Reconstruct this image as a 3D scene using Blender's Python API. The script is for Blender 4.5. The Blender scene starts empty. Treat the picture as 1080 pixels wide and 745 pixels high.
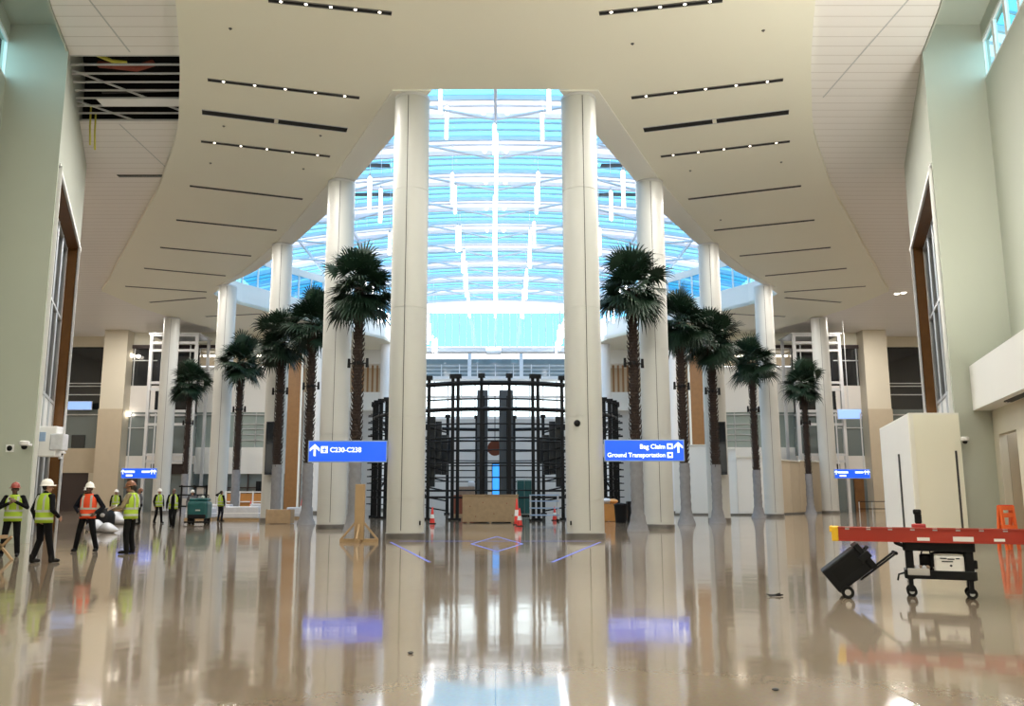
import bpy, bmesh, math, random
from mathutils import Vector, Matrix, Euler
R = math.radians
rng = random.Random(11)
SC = bpy.context.scene
COL = SC.collection
DG = bpy.context.evaluated_depsgraph_get

# ------------------------------------------------------------------ materials
MATS = {}
def mat(name, col, rough=.6, metal=0., spec=.5, emit=None, estr=0., noise=0., nscale=6., bump=0., bscale=20., coat=0., alpha=None):
    m = bpy.data.materials.new(name); m.use_nodes = True
    nt = m.node_tree; b = nt.nodes['Principled BSDF']
    b.inputs['Base Color'].default_value = (*col, 1)
    b.inputs['Roughness'].default_value = rough
    b.inputs['Metallic'].default_value = metal
    b.inputs['Specular IOR Level'].default_value = spec
    b.inputs['Coat Weight'].default_value = coat
    if emit:
        b.inputs['Emission Color'].default_value = (*emit, 1); b.inputs['Emission Strength'].default_value = estr
    if noise or bump:
        tc = nt.nodes.new('ShaderNodeTexCoord')
    if noise:
        n = nt.nodes.new('ShaderNodeTexNoise'); n.inputs['Scale'].default_value = nscale; n.inputs['Detail'].default_value = 5
        mx = nt.nodes.new('ShaderNodeMix'); mx.data_type = 'RGBA'
        mx.inputs['A'].default_value = (*[c*(1-noise) for c in col], 1)
        mx.inputs['B'].default_value = (*[min(1, c*(1+noise)) for c in col], 1)
        nt.links.new(tc.outputs['Object'], n.inputs['Vector'])
        nt.links.new(n.outputs['Fac'], mx.inputs['Factor'])
        nt.links.new(mx.outputs['Result'], b.inputs['Base Color'])
    if bump:
        n2 = nt.nodes.new('ShaderNodeTexNoise'); n2.inputs['Scale'].default_value = bscale
        bp = nt.nodes.new('ShaderNodeBump'); bp.inputs['Strength'].default_value = bump; bp.inputs['Distance'].default_value = .02
        nt.links.new(tc.outputs['Object'], n2.inputs['Vector'])
        nt.links.new(n2.outputs['Fac'], bp.inputs['Height']); nt.links.new(bp.outputs['Normal'], b.inputs['Normal'])
    MATS[name] = m
    return m

mat('wall_paint', (.47,.495,.43), .65, noise=.03, nscale=.5)
mat('wall_warm', (.64,.585,.475), .6, noise=.03, nscale=.6)
mat('wall_white', (.80,.79,.76), .5, noise=.02, nscale=.6)
mat('soffit_cream', (.88,.86,.735), .5, noise=.02, nscale=.3)
mat('strip_white', (.86,.85,.78), .4)
mat('column_panel', (.52,.52,.495), .35, noise=.03, nscale=.7)
mat('seam_dark', (.05,.05,.05), .6)
mat('base_metal', (.22,.21,.20), .3, metal=.7)
mat('wood_brown', (.17,.075,.022), .45, noise=.25, nscale=3)
mat('wood_panel', (.28,.135,.045), .4, noise=.2, nscale=3)
mat('tan_panel', (.50,.42,.31), .5, noise=.06, nscale=2)
mat('spandrel', (.72,.69,.66), .4)
mat('dark_frame', (.035,.022,.022), .4)
mat('dark_glass', (.015,.018,.022), .06, spec=.8)
mat('grey_glass', (.16,.19,.19), .06, spec=.8)
mat('green_glass', (.34,.40,.37), .08, spec=.7)
mat('door_dark', (.045,.03,.028), .4)
mat('steel_light', (.62,.62,.63), .35, metal=.3)
mat('steel_black', (.005,.005,.006), .55, spec=.25, noise=.3, nscale=8)
mat('black_plastic', (.006,.006,.007), .5, spec=.2)
mat('panel_black', (.012,.016,.022), .3)
mat('panel_slate', (.05,.065,.085), .35)
mat('white_paint', (.85,.85,.86), .4)
mat('truss_white', (.75,.78,.86), .4)
mat('void_black', (.008,.008,.008), .9)
mat('duct_grey', (.10,.10,.10), .5, metal=.5)
mat('duct_red', (.25,.05,.03), .6)
mat('cable_yellow', (.55,.50,.06), .5)
mat('sign_blue', (.010,.08,.62), .35, emit=(.012,.10,.85), estr=.75)
mat('sign_case', (.30,.42,.62), .4)
mat('sign_text', (.9,.95,1), .4, emit=(.75,.88,1), estr=.9)
mat('screen_blue', (.02,.25,.9), .3, emit=(.05,.38,1.), estr=1.)
mat('tube_light', (1,1,1), .4, emit=(1,.97,.96), estr=5.)
mat('lamp_warm', (1,1,1), .4, emit=(1,.9,.75), estr=6.)
mat('reflection_glow', (.2,.3,.6), .4, emit=(.30,.50,1), estr=.8)  # emission that imitates blue reflections in the facade glass
mat('palm_bark', (.028,.016,.011), .9, noise=.5, nscale=14, bump=.8, bscale=30)
mat('palm_leaf', (.009,.026,.013), .5, spec=.3, noise=.45, nscale=3)
mat('burlap', (.21,.21,.225), .9, noise=.2, nscale=5, bump=.6, bscale=16)
mat('plywood', (.36,.25,.145), .7, noise=.25, nscale=5)
mat('lumber', (.36,.24,.125), .7, noise=.18, nscale=4)
mat('crate_orange', (.55,.24,.06), .6, noise=.15, nscale=3)
mat('tape_blue', (.10,.14,.62), .5)
mat('ladder_red', (.36,.028,.014), .4, noise=.1, nscale=4)
mat('ladder_yellow', (.85,.50,.02), .4)
mat('aluminium', (.62,.62,.63), .3, metal=.9)
mat('label_white', (.80,.78,.76), .5)
mat('label_orange', (.75,.38,.12), .5)
mat('print_dark', (.03,.03,.035), .6)
mat('case_grey', (.45,.43,.42), .5)
mat('red_plastic', (.40,.03,.03), .4)
mat('orange_plastic', (.75,.12,.02), .45)
mat('cone_red', (.75,.04,.03), .45)
mat('teal_plastic', (.012,.085,.085), .35, noise=.1)
mat('rubber', (.008,.008,.008), .8, spec=.2)
mat('wrap_plastic', (.62,.63,.68), .25, noise=.15, nscale=4, bump=.5, bscale=9)
mat('brown_goods', (.28,.20,.15), .7, noise=.2)
mat('skin', (.36,.19,.12), .5)
mat('skin_dark', (.11,.055,.035), .5)
mat('hair_dark', (.012,.010,.009), .7)
mat('eye_dark', (.01,.01,.01), .3)
mat('lip', (.25,.09,.07), .5)
mat('vest_lime', (.36,.52,.03), .7)
mat('vest_orange', (.75,.07,.015), .7)
mat('reflective', (.45,.46,.42), .35)
mat('cloth_black', (.006,.006,.007), .9, spec=.15)
mat('cloth_navy', (.009,.010,.016), .9, spec=.15)
mat('cloth_tan', (.30,.24,.14), .85)
mat('cloth_grey', (.10,.10,.11), .85)
mat('boot', (.006,.005,.005), .6, spec=.2)
mat('hat_white', (.85,.83,.80), .3)
mat('hat_red', (.30,.045,.03), .35)
mat('hat_orange', (.22,.085,.04), .4)
mat('paper', (.85,.85,.82), .6)
mat('mullion', (.55,.56,.57), .4, metal=.4)
mat('far_wall', (.55,.54,.53), .6)
mat('rust', (.22,.06,.03), .7)

def glass(name, tint, gloss=.08):
    m = bpy.data.materials.new(name); m.use_nodes = True; nt = m.node_tree; nt.nodes.clear()
    o = nt.nodes.new('ShaderNodeOutputMaterial'); mx = nt.nodes.new('ShaderNodeMixShader'); mx.inputs[0].default_value = gloss
    t = nt.nodes.new('ShaderNodeBsdfTransparent'); t.inputs[0].default_value = (*tint, 1)
    g = nt.nodes.new('ShaderNodeBsdfGlossy'); g.inputs['Roughness'].default_value = .04
    nt.links.new(t.outputs[0], mx.inputs[1]); nt.links.new(g.outputs[0], mx.inputs[2]); nt.links.new(mx.outputs[0], o.inputs[0])
    MATS[name] = m
glass('sky_glass', (.16,.46,.68), .03)
glass('clear_glass', (.80,.90,.92), .10)
glass('window_glass', (.55,.93,1.0), .04)
def translucent(name, col, tr):
    m = bpy.data.materials.new(name); m.use_nodes = True; nt = m.node_tree; nt.nodes.clear()
    o = nt.nodes.new('ShaderNodeOutputMaterial'); mx = nt.nodes.new('ShaderNodeMixShader'); mx.inputs[0].default_value = tr
    d = nt.nodes.new('ShaderNodeBsdfDiffuse'); d.inputs[0].default_value = (*col, 1)
    t = nt.nodes.new('ShaderNodeBsdfTranslucent'); t.inputs[0].default_value = (*col, 1)
    nt.links.new(d.outputs[0], mx.inputs[1]); nt.links.new(t.outputs[0], mx.inputs[2]); nt.links.new(mx.outputs[0], o.inputs[0])
    MATS[name] = m
translucent('roof_fabric', (.78,.83,.98), .58)
translucent('clerestory_white', (.85,.90,.97), .6)

def floor_material():
    m = bpy.data.materials.new('terrazzo'); m.use_nodes = True; nt = m.node_tree; b = nt.nodes['Principled BSDF']
    L = nt.links.new; N = nt.nodes.new
    tc = N('ShaderNodeTexCoord')
    big = N('ShaderNodeTexNoise'); big.inputs['Scale'].default_value = .11; big.inputs['Detail'].default_value = 2
    L(tc.outputs['Object'], big.inputs['Vector'])
    r1 = N('ShaderNodeValToRGB')
    r1.color_ramp.elements[0].position = .40; r1.color_ramp.elements[0].color = (.215,.165,.118,1)
    r1.color_ramp.elements[1].position = .60; r1.color_ramp.elements[1].color = (.30,.245,.19,1)
    L(big.outputs['Fac'], r1.inputs['Fac'])
    chip = N('ShaderNodeTexVoronoi'); chip.inputs['Scale'].default_value = 45
    L(tc.outputs['Object'], chip.inputs['Vector'])
    mx = N('ShaderNodeMix'); mx.data_type = 'RGBA'; mx.blend_type = 'SOFT_LIGHT'; mx.inputs['Factor'].default_value = .08
    L(r1.outputs['Color'], mx.inputs['A']); L(chip.outputs['Color'], mx.inputs['B'])
    # joints between the poured bays
    br = N('ShaderNodeTexBrick'); br.offset = 0; br.inputs['Scale'].default_value = 1
    br.inputs['Brick Width'].default_value = 3.1; br.inputs['Row Height'].default_value = 3.1; br.inputs['Mortar Size'].default_value = .006
    br.inputs['Color1'].default_value = (1,1,1,1); br.inputs['Color2'].default_value = (.94,.93,.92,1); br.inputs['Mortar'].default_value = (.55,.5,.45,1)
    L(tc.outputs['Object'], br.inputs['Vector'])
    m2 = N('ShaderNodeMix'); m2.data_type = 'RGBA'; m2.blend_type = 'MULTIPLY'; m2.inputs['Factor'].default_value = 1
    L(mx.outputs['Result'], m2.inputs['A']); L(br.outputs['Color'], m2.inputs['B'])
    L(m2.outputs['Result'], b.inputs['Base Color'])
    rn = N('ShaderNodeTexNoise'); rn.inputs['Scale'].default_value = .6; rn.inputs['Detail'].default_value = 4
    L(tc.outputs['Object'], rn.inputs['Vector'])
    mr = N('ShaderNodeMapRange'); mr.inputs['To Min'].default_value = .035; mr.inputs['To Max'].default_value = .11
    L(rn.outputs['Fac'], mr.inputs['Value']); L(mr.outputs['Result'], b.inputs['Roughness'])
    wv = N('ShaderNodeTexNoise'); wv.inputs['Scale'].default_value = 1.1; wv.inputs['Detail'].default_value = 2
    L(tc.outputs['Object'], wv.inputs['Vector'])
    bp = N('ShaderNodeBump'); bp.inputs['Strength'].default_value = .10; bp.inputs['Distance'].default_value = .03
    L(wv.outputs['Fac'], bp.inputs['Height']); L(bp.outputs['Normal'], b.inputs['Normal'])
    b.inputs['Specular IOR Level'].default_value = .75; b.inputs['IOR'].default_value = 1.55
    MATS['terrazzo'] = m
floor_material()

def ceiling_material():
    m = bpy.data.materials.new('ceiling_planks'); m.use_nodes = True; nt = m.node_tree; b = nt.nodes['Principled BSDF']
    L = nt.links.new; N = nt.nodes.new
    tc = N('ShaderNodeTexCoord')
    br = N('ShaderNodeTexBrick'); br.offset = 0; br.inputs['Scale'].default_value = 1
    br.inputs['Brick Width'].default_value = 60; br.inputs['Row Height'].default_value = .62; br.inputs['Mortar Size'].default_value = .022
    br.inputs['Color1'].default_value = (.88,.85,.835,1); br.inputs['Color2'].default_value = (.87,.84,.825,1); br.inputs['Mortar'].default_value = (.66,.62,.59,1)
    L(tc.outputs['Object'], br.inputs['Vector']); L(br.outputs['Color'], b.inputs['Base Color'])
    b.inputs['Roughness'].default_value = .5
    MATS['ceiling_planks'] = m
ceiling_material()

# ------------------------------------------------------------------ mesh builder
class MB:
    def __init__(s): s.v=[]; s.f=[]; s.m=[]; s.mi=0
    def add(s, vs, fs):
        o=len(s.v); s.v+= [tuple(p) for p in vs]; s.f += [tuple(i+o for i in f) for f in fs]; s.m += [s.mi]*len(fs); return s
    def box(s, c, size, rot=None):
        x,y,z=[k/2 for k in size]
        vs=[Vector(p) for p in ((-x,-y,-z),(x,-y,-z),(x,y,-z),(-x,y,-z),(-x,-y,z),(x,-y,z),(x,y,z),(-x,y,z))]
        if rot: e=Euler(rot).to_matrix(); vs=[e@p for p in vs]
        c=Vector(c)
        return s.add([p+c for p in vs], [(3,2,1,0),(4,5,6,7),(0,1,5,4),(1,2,6,5),(2,3,7,6),(3,0,4,7)])
    def span(s, a, b):
        return s.box([(p+q)/2 for p,q in zip(a,b)], [abs(q-p) for p,q in zip(a,b)])
    def bar(s, a, b, w, h=None, up=(0,0,1)):
        h=h or w; a=Vector(a); b=Vector(b); d=(b-a).normalized(); u=Vector(up)
        if abs(d.dot(u))>.99: u=Vector((0,1,0))
        r=d.cross(u).normalized(); u=r.cross(d).normalized(); r*=w/2; u*=h/2
        vs=[a-r-u,a+r-u,a+r+u,a-r+u,b-r-u,b+r-u,b+r+u,b-r+u]
        return s.add(vs,[(3,2,1,0),(4,5,6,7),(0,1,5,4),(1,2,6,5),(2,3,7,6),(3,0,4,7)])
    def tube(s, pts, rad, seg=10, cap=True):
        pts=[Vector(p) for p in pts]; n=len(pts)
        rad=rad if isinstance(rad,(list,tuple)) else [rad]*n
        vs=[]; prev=None
        for i,p in enumerate(pts):
            d=(pts[min(i+1,n-1)]-pts[max(i-1,0)]).normalized()
            if prev is None:
                u=Vector((0,0,1)) if abs(d.z)<.9 else Vector((1,0,0)); r=d.cross(u).normalized()
            else: r=(prev-d*prev.dot(d)).normalized()
            prev=r; q=d.cross(r)
            for k in range(seg):
                a=2*math.pi*k/seg; vs.append(p+(r*math.cos(a)+q*math.sin(a))*rad[i])
        fs=[]
        for i in range(n-1):
            for k in range(seg):
                k2=(k+1)%seg; fs.append((i*seg+k,i*seg+k2,(i+1)*seg+k2,(i+1)*seg+k))
        if cap: fs.append(tuple(range(seg))[::-1]); fs.append(tuple((n-1)*seg+k for k in range(seg)))
        return s.add(vs,fs)
    def lathe(s, prof, seg=24, c=(0,0,0), sx=1, sy=1, jit=0):
        vs=[]; n=len(prof)
        for r,z in prof:
            for k in range(seg):
                a=2*math.pi*k/seg; rr=r*(1+(rng.random()-.5)*jit)
                vs.append((c[0]+rr*sx*math.cos(a), c[1]+rr*sy*math.sin(a), c[2]+z))
        fs=[]
        for i in range(n-1):
            for k in range(seg):
                k2=(k+1)%seg; fs.append((i*seg+k,i*seg+k2,(i+1)*seg+k2,(i+1)*seg+k))
        if prof[0][0]>1e-4: fs.append(tuple(range(seg))[::-1])
        if prof[-1][0]>1e-4: fs.append(tuple((n-1)*seg+k for k in range(seg)))
        return s.add(vs,fs)
    def prism(s, poly, z0, z1):
        n=len(poly); a=sum(poly[i][0]*poly[(i+1)%n][1]-poly[(i+1)%n][0]*poly[i][1] for i in range(n))
        if a<0: poly=poly[::-1]
        vs=[(x,y,z0) for x,y in poly]+[(x,y,z1) for x,y in poly]
        fs=[tuple(range(n))[::-1],tuple(range(n,2*n))]+[(i,(i+1)%n,n+(i+1)%n,n+i) for i in range(n)]
        return s.add(vs,fs)
    def ribbon(s, pts, z0, z1, th, z0b=None):
        """vertical wall of thickness th along a plan polyline"""
        for a,b in zip(pts,pts[1:]):
            a=Vector((*a,0)); b=Vector((*b,0)); d=(b-a).normalized(); nrm=Vector((-d.y,d.x,0))*th
            s.prism([tuple(a.xy),tuple(b.xy),tuple((b+nrm).xy),tuple((a+nrm).xy)],z0,z1)
        return s
    def sphere(s, c, r, seg=12, ring=8):
        r=r if isinstance(r,(tuple,list)) else (r,r,r)
        vs=[(c[0],c[1],c[2]-r[2])]
        for i in range(1,ring):
            t=-math.pi/2+math.pi*i/ring
            for k in range(seg):
                a=2*math.pi*k/seg; vs.append((c[0]+r[0]*math.cos(t)*math.cos(a),c[1]+r[1]*math.cos(t)*math.sin(a),c[2]+r[2]*math.sin(t)))
        vs.append((c[0],c[1],c[2]+r[2])); top=len(vs)-1
        fs=[(0,1+(k+1)%seg,1+k) for k in range(seg)]
        for i in range(ring-2):
            for k in range(seg):
                k2=(k+1)%seg; fs.append((1+i*seg+k,1+i*seg+k2,1+(i+1)*seg+k2,1+(i+1)*seg+k))
        b=1+(ring-2)*seg
        fs+=[(b+k,b+(k+1)%seg,top) for k in range(seg)]
        return s.add(vs,fs)
    def capsule(s, a, b, ra, rb=None, seg=10):
        rb=ra if rb is None else rb
        a=Vector(a); b=Vector(b); d=b-a; L=d.length; d=d/L if L>1e-6 else Vector((0,0,1))
        pts=[];rad=[]
        for t in (-80,-50,-20): pts.append(a+d*ra*math.sin(R(t))); rad.append(ra*math.cos(R(t)))
        for t in (20,50,80): pts.append(b+d*rb*math.sin(R(t))); rad.append(rb*math.cos(R(t)))
        return s.tube(pts,rad,seg)
    def mesh(s, name, mats, smooth=False, ang=35):
        me=bpy.data.meshes.new(name); me.from_pydata(s.v,[],s.f); 
        mats=mats if isinstance(mats,(list,tuple)) else [mats]
        for m in mats: me.materials.append(MATS[m] if isinstance(m,str) else m)
        if len(mats)>1: me.polygons.foreach_set('material_index', s.m)
        if smooth:
            me.polygons.foreach_set('use_smooth',[True]*len(me.polygons)); me.set_sharp_from_angle(angle=R(ang))
        me.update(); return me
    def build(s, name, mats, parent=None, smooth=False, ang=35, bevel=0, label=None):
        o=bpy.data.objects.new(name, s.mesh(name,mats,smooth,ang)); COL.objects.link(o)
        if parent: o.parent=parent
        if bevel:
            md=o.modifiers.new('bevel','BEVEL'); md.width=bevel; md.segments=2; md.limit_method='ANGLE'
        if label: o['label']=label
        return o

def thing(name, label, cat, loc=(0,0,0), rz=0, group=None):
    o=bpy.data.objects.new(name,None); COL.objects.link(o); o.location=loc; o.rotation_euler=(0,0,rz)
    o.empty_display_size=.2; o['label']=label; o['category']=cat
    if group: o['group']=group
    return o
def tag(o,label,cat,group=None):
    o['label']=label; o['category']=cat
    if group: o['group']=group
    return o
def struct(o,label=None):
    o['kind']='structure'
    if label: o['label']=label
    return o
def sroot(name):
    o=bpy.data.objects.new(name,None); COL.objects.link(o); o['kind']='structure'; return o
def dup(root, loc, rz=None, label=None, group=None):
    r=root.copy(); COL.objects.link(r); r.location=loc
    if rz is not None: r.rotation_euler=(0,0,rz)
    if label: r['label']=label
    if group: r['group']=group
    for ch in list(root.children):
        c=ch.copy(); COL.objects.link(c); c.parent=r
        for g in ch.children:
            d=g.copy(); COL.objects.link(d); d.parent=c
    return r
def text_mesh(txt, size, align='LEFT'):
    cu=bpy.data.curves.new('text','FONT'); cu.body=txt; cu.size=size; cu.align_x=align; cu.extrude=.006; cu.offset=size*.022
    o=bpy.data.objects.new('text',cu); COL.objects.link(o)
    me=bpy.data.meshes.new_from_object(o.evaluated_get(DG())); 
    bpy.data.objects.remove(o); return me

# ------------------------------------------------------------------ camera
F=900.; CX=522.5; CY=372.5; TH=math.atan(149.5/900); CH=1.52
cam=bpy.data.cameras.new('camera'); co=bpy.data.objects.new('camera',cam); COL.objects.link(co)
co.location=(0,0,CH); co.rotation_euler=(math.pi/2+TH,0,0)
cam.sensor_fit='HORIZONTAL'; cam.sensor_width=36; cam.lens=36*F/1080; cam.shift_x=(540-CX)/1080; cam.clip_end=500
SC.camera=co
def at(px,py,Y):
    """where a point of the photograph lies on the plane at distance Y"""
    d=(CY-py)/F; s,c=math.sin(TH),math.cos(TH); t=Y/(c-d*s)
    return Vector(((px-CX)/F*t, Y, CH+(s+d*c)*t))
def zat(py,Y): return at(CX,py,Y).z
def xat(px,Y,py=480): return at(px,py,Y).x

ZS=16.5      # underside of the crescent soffit
ZC=16.78     # underside of the plank ceiling
SIDES=((-1,'left'),(1,'right'))

# ------------------------------------------------------------------ setting: floor, ceilings, walls
struct(MB().prism([(-48,-16),(48,-16),(48,104),(-48,104)],-.3,0).build('floor','terrazzo'))

arc=[(6.2,-15),(6.4,5),(7.3,15),(8.6,20),(9.82,24.05),(10.95,27.5),(11.95,30.2),(13.35,33.8),(14.95,37.0),(16.8,40.6),(18.8,44.0),(20.9,47.6),(23.1,51.4),(25.4,55.3),(27.4,58.8),(29.35,62)]
def smooth(p,n=3):
    out=[]
    for i in range(len(p)-1):
        a,b,c,d=[Vector(p[max(0,min(len(p)-1,k))]) for k in (i-1,i,i+1,i+2)]
        for k in range(n):
            t=k/n; out.append(tuple(.5*((2*b)+(c-a)*t+(2*a-5*b+4*c-d)*t*t+(3*b-a-3*c+d)*t**3)))
    return out+[p[-1]]
arc=smooth(arc)
back=[(28.9,67.5),(27.9,71.2),(25.7,77.1),(22.5,90)]
inner=[(9.3,90),(9.3,89.3),(10.88,82),(14.6,75.9),(18.63,69.67),(20.31,66.8),(21.2,64.4),(21.3,62.86),(19.3,59.8),(16.18,55.97),(12.23,49.79),(9.08,44.16),(6.75,39.24),(4.19,33.78),(2.75,29.9)]
for s,side in SIDES:
    mb=MB(); mb.prism([(s*x,y) for x,y in [(0,-15)]+arc+back+inner+[(0,29.9)]],ZS,ZS+.26)
    struct(mb.build('ceiling_soffit_'+side,'soffit_cream'))
    crease=[(3.85,29.92),(8.05,39.5),(13.3,49.8),(17.2,56.3),(20.4,60.6)]
    edge=[(19.3,59.8),(16.18,55.97),(12.23,49.79),(9.08,44.16),(6.75,39.24),(4.19,33.78),(2.4,29.92)]
    struct(MB().prism([(s*x,y) for x,y in crease+edge],ZS-.05,ZS-.001).build('trim_opening_edge_'+side,'strip_white'))  # strip coloured whiter than the soffit to carry the atrium glare
    # upstand wall round the skylight well
    up=[(s*x,y) for x,y in inner[1:]][::-1]
    mb=MB(); mb.ribbon(up[:8],ZS+.001,20.9,.18*(-s if s<0 else -1)*1.0 if False else (.18 if s<0 else -.18))
    struct(mb.build('wall_well_'+side,'wall_white'))
    far=up[7:]
    mb=MB()
    th=.18 if s<0 else -.18
    mb.ribbon(far,ZS+.001,18.3,th); mb.ribbon(far,20.3,20.9,th)
    w=struct(mb.build('wall_well_far_'+side,'wall_white'))
    mb=MB(); mg=MB()
    for a,b in zip(far,far[1:]):
        a=Vector((*a,0)); b=Vector((*b,0)); n=max(1,round((b-a).length/1.6)); nr=(b-a).normalized(); nr=Vector((-nr.y,nr.x,0))*th
        for i in range(n+1):
            p=a.lerp(b,i/n)+nr*.5; mb.bar((p.x,p.y,18.3),(p.x,p.y,20.3),.14)
        p,q=a+nr*.5,b+nr*.5
        mg.add([(p.x,p.y,18.3),(q.x,q.y,18.3),(q.x,q.y,20.3),(p.x,p.y,20.3)],[(0,1,2,3)])
    wr=sroot('window_%d'%(1 if s<0 else 2)); mb.build('window_frame','white_paint',wr); mg.build('window_pane','sky_glass',wr)
# front upstand
struct(MB().span((-2.75,29.7,ZS+.27),(2.75,29.9,20.9)).build('wall_well_front','wall_white'))

# plank ceilings either side
def Wlow(y): return 6.96+.33*y
def Wup(y):  return 7.85+.33*y
for s,side in SIDES:
    inb=[(x-.35,y) for x,y in arc]+[(x-.35,y) for x,y in back]
    outb=[(22.5,91),(46,91),(46,38.0),(19.6,38.0),(19.05,37.2),(14.85,27.55),(14.1,25.0),(12.2,19.5),(9.0,10),(7.4,5),(7.2,-15)]
    if s<0:
        # the opened bay: split round the hole
        hx0,hx1,hy0,hy1=-17.6,-11.0,27.9,33.3
        def ix(y):
            for (x0,y0),(x1,y1) in zip(inb,inb[1:]):
                if y0<=y<=y1: return x0+(x1-x0)*(y-y0)/(y1-y0)
        def ox(y):
            o=outb[::-1]
            for (x0,y0),(x1,y1) in zip(o,o[1:]):
                if y0<=y<=y1: return x0+(x1-x0)*(y-y0)/(y1-y0)
        nearin=[p for p in inb if p[1]<hy0]+[(ix(hy0),hy0)]
        nearout=[p for p in outb if p[1]<hy0]
        farin=[(ix(hy1),hy1)]+[p for p in inb if p[1]>hy1]
        farout=[p for p in outb if p[1]>hy1]
        mb=MB()
        mb.prism([(-x,y) for x,y in nearin+[(ox(hy0),hy0)]+nearout],ZC,ZC+.1)
        mb.prism([(-x,y) for x,y in farin+farout+[(ox(hy1),hy1)]],ZC,ZC+.1)
        mb.prism([(-ox(hy0)-.6,hy0),(-ox(hy0),hy0),(-ox(hy1),hy1),(-ox(hy1)-.6,hy1)],ZC,ZC+.1)
        struct(mb.build('ceiling_planks_left','ceiling_planks'))
    else:
        struct(MB().prism(inb+outb,ZC,ZC+.1).build('ceiling_planks_right','ceiling_planks'))

# the opened ceiling bay: dark plenum, grid rails, ducts, loose yellow cables
mb=MB(); mb.span((-19.5,27.75,19.2),(-10,34.2,19.3)); mb.span((-19.5,27.7,ZC+.12),(-10,27.8,19.3)); mb.span((-19.5,34.2,ZC+.12),(-10,34.3,19.3))
mb.span((-19.6,27.7,ZC+.12),(-19.5,34.3,19.3)); mb.span((-10.,27.7,ZC+.12),(-9.9,34.3,19.3))
struct(mb.build('ceiling_void','void_black'))
t=thing('ceiling_grid','bare pale metal ceiling grid across the dark opened bay at upper left','ceiling grid',(-14.3,30.6,ZC))
for i in range(9):
    y=27.95+i*.66-30.6
    xl=-(14.85+(27.95+i*.66-27.55)*.43)+14.3-.3
    MB().span((xl,y-.03,.0),(3.2-i*.22+.5,y+.03,.06)).build('rail','steel_light',t)
MB().bar((-1.9,-2.3,.09),(2.0,2.4,.09),.06).build('cross_rail','steel_light',t)
MB().bar((-3.6,-.6,.09),(-.6,2.9,.09),.06).build('cross_rail','steel_light',t)
tag(MB().span((-15.6,31.25,ZC-.01),(-12.0,31.85,ZC+.05)).build('ceiling_plank','white_paint'),'single white ceiling plank left in the dark opened ceiling bay','ceiling panel')
t=thing('air_duct','grey air duct with red flexible hose above the open ceiling bay','duct',(-14.2,30.7,17.75))
MB().tube([(-1.4,-1.6,.2),(.5,-1.4,.2),(3.4,-1.1,.2)],.30,14).build('duct','duct_grey',t,True)
MB().tube([(-.6,-1.0,-.35),(0,-1.2,-.5),(.7,-.8,-.4),(1.4,-1.0,-.3)],.13,10).build('flexible_hose','duct_red',t,True)
MB().tube([(-.5,-2.0,-.4),(.2,-1.7,-.6),(.6,-1.4,-.5)],.07,8).build('yellow_hose','cable_yellow',t,True)
MB().bar((-1.6,1.4,-.3),(3.2,1.1,-.3),.06).build('conduit','duct_grey',t); MB().bar((-2.2,2.1,-.2),(2.6,2.3,-.2),.08).build('conduit','duct_grey',t)
for i,(px,y0,y1,lab) in enumerate(((96,113,153,'yellow cable dangling lowest on the left from the open ceiling bay'),(101,120,158,'right one of the yellow cables dangling from the open ceiling bay'))):
    a=at(px,y0,33.0); b=at(px-1,y1,33.0)
    mb=MB(); mb.tube([(0,0,0),(.02,0,(b.z-a.z)*.5),((b.x-a.x),0,b.z-a.z)],.035,6)
    o=mb.build('hanging_cable','cable_yellow',None,True); o.location=a; tag(o,lab,'cable')

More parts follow.
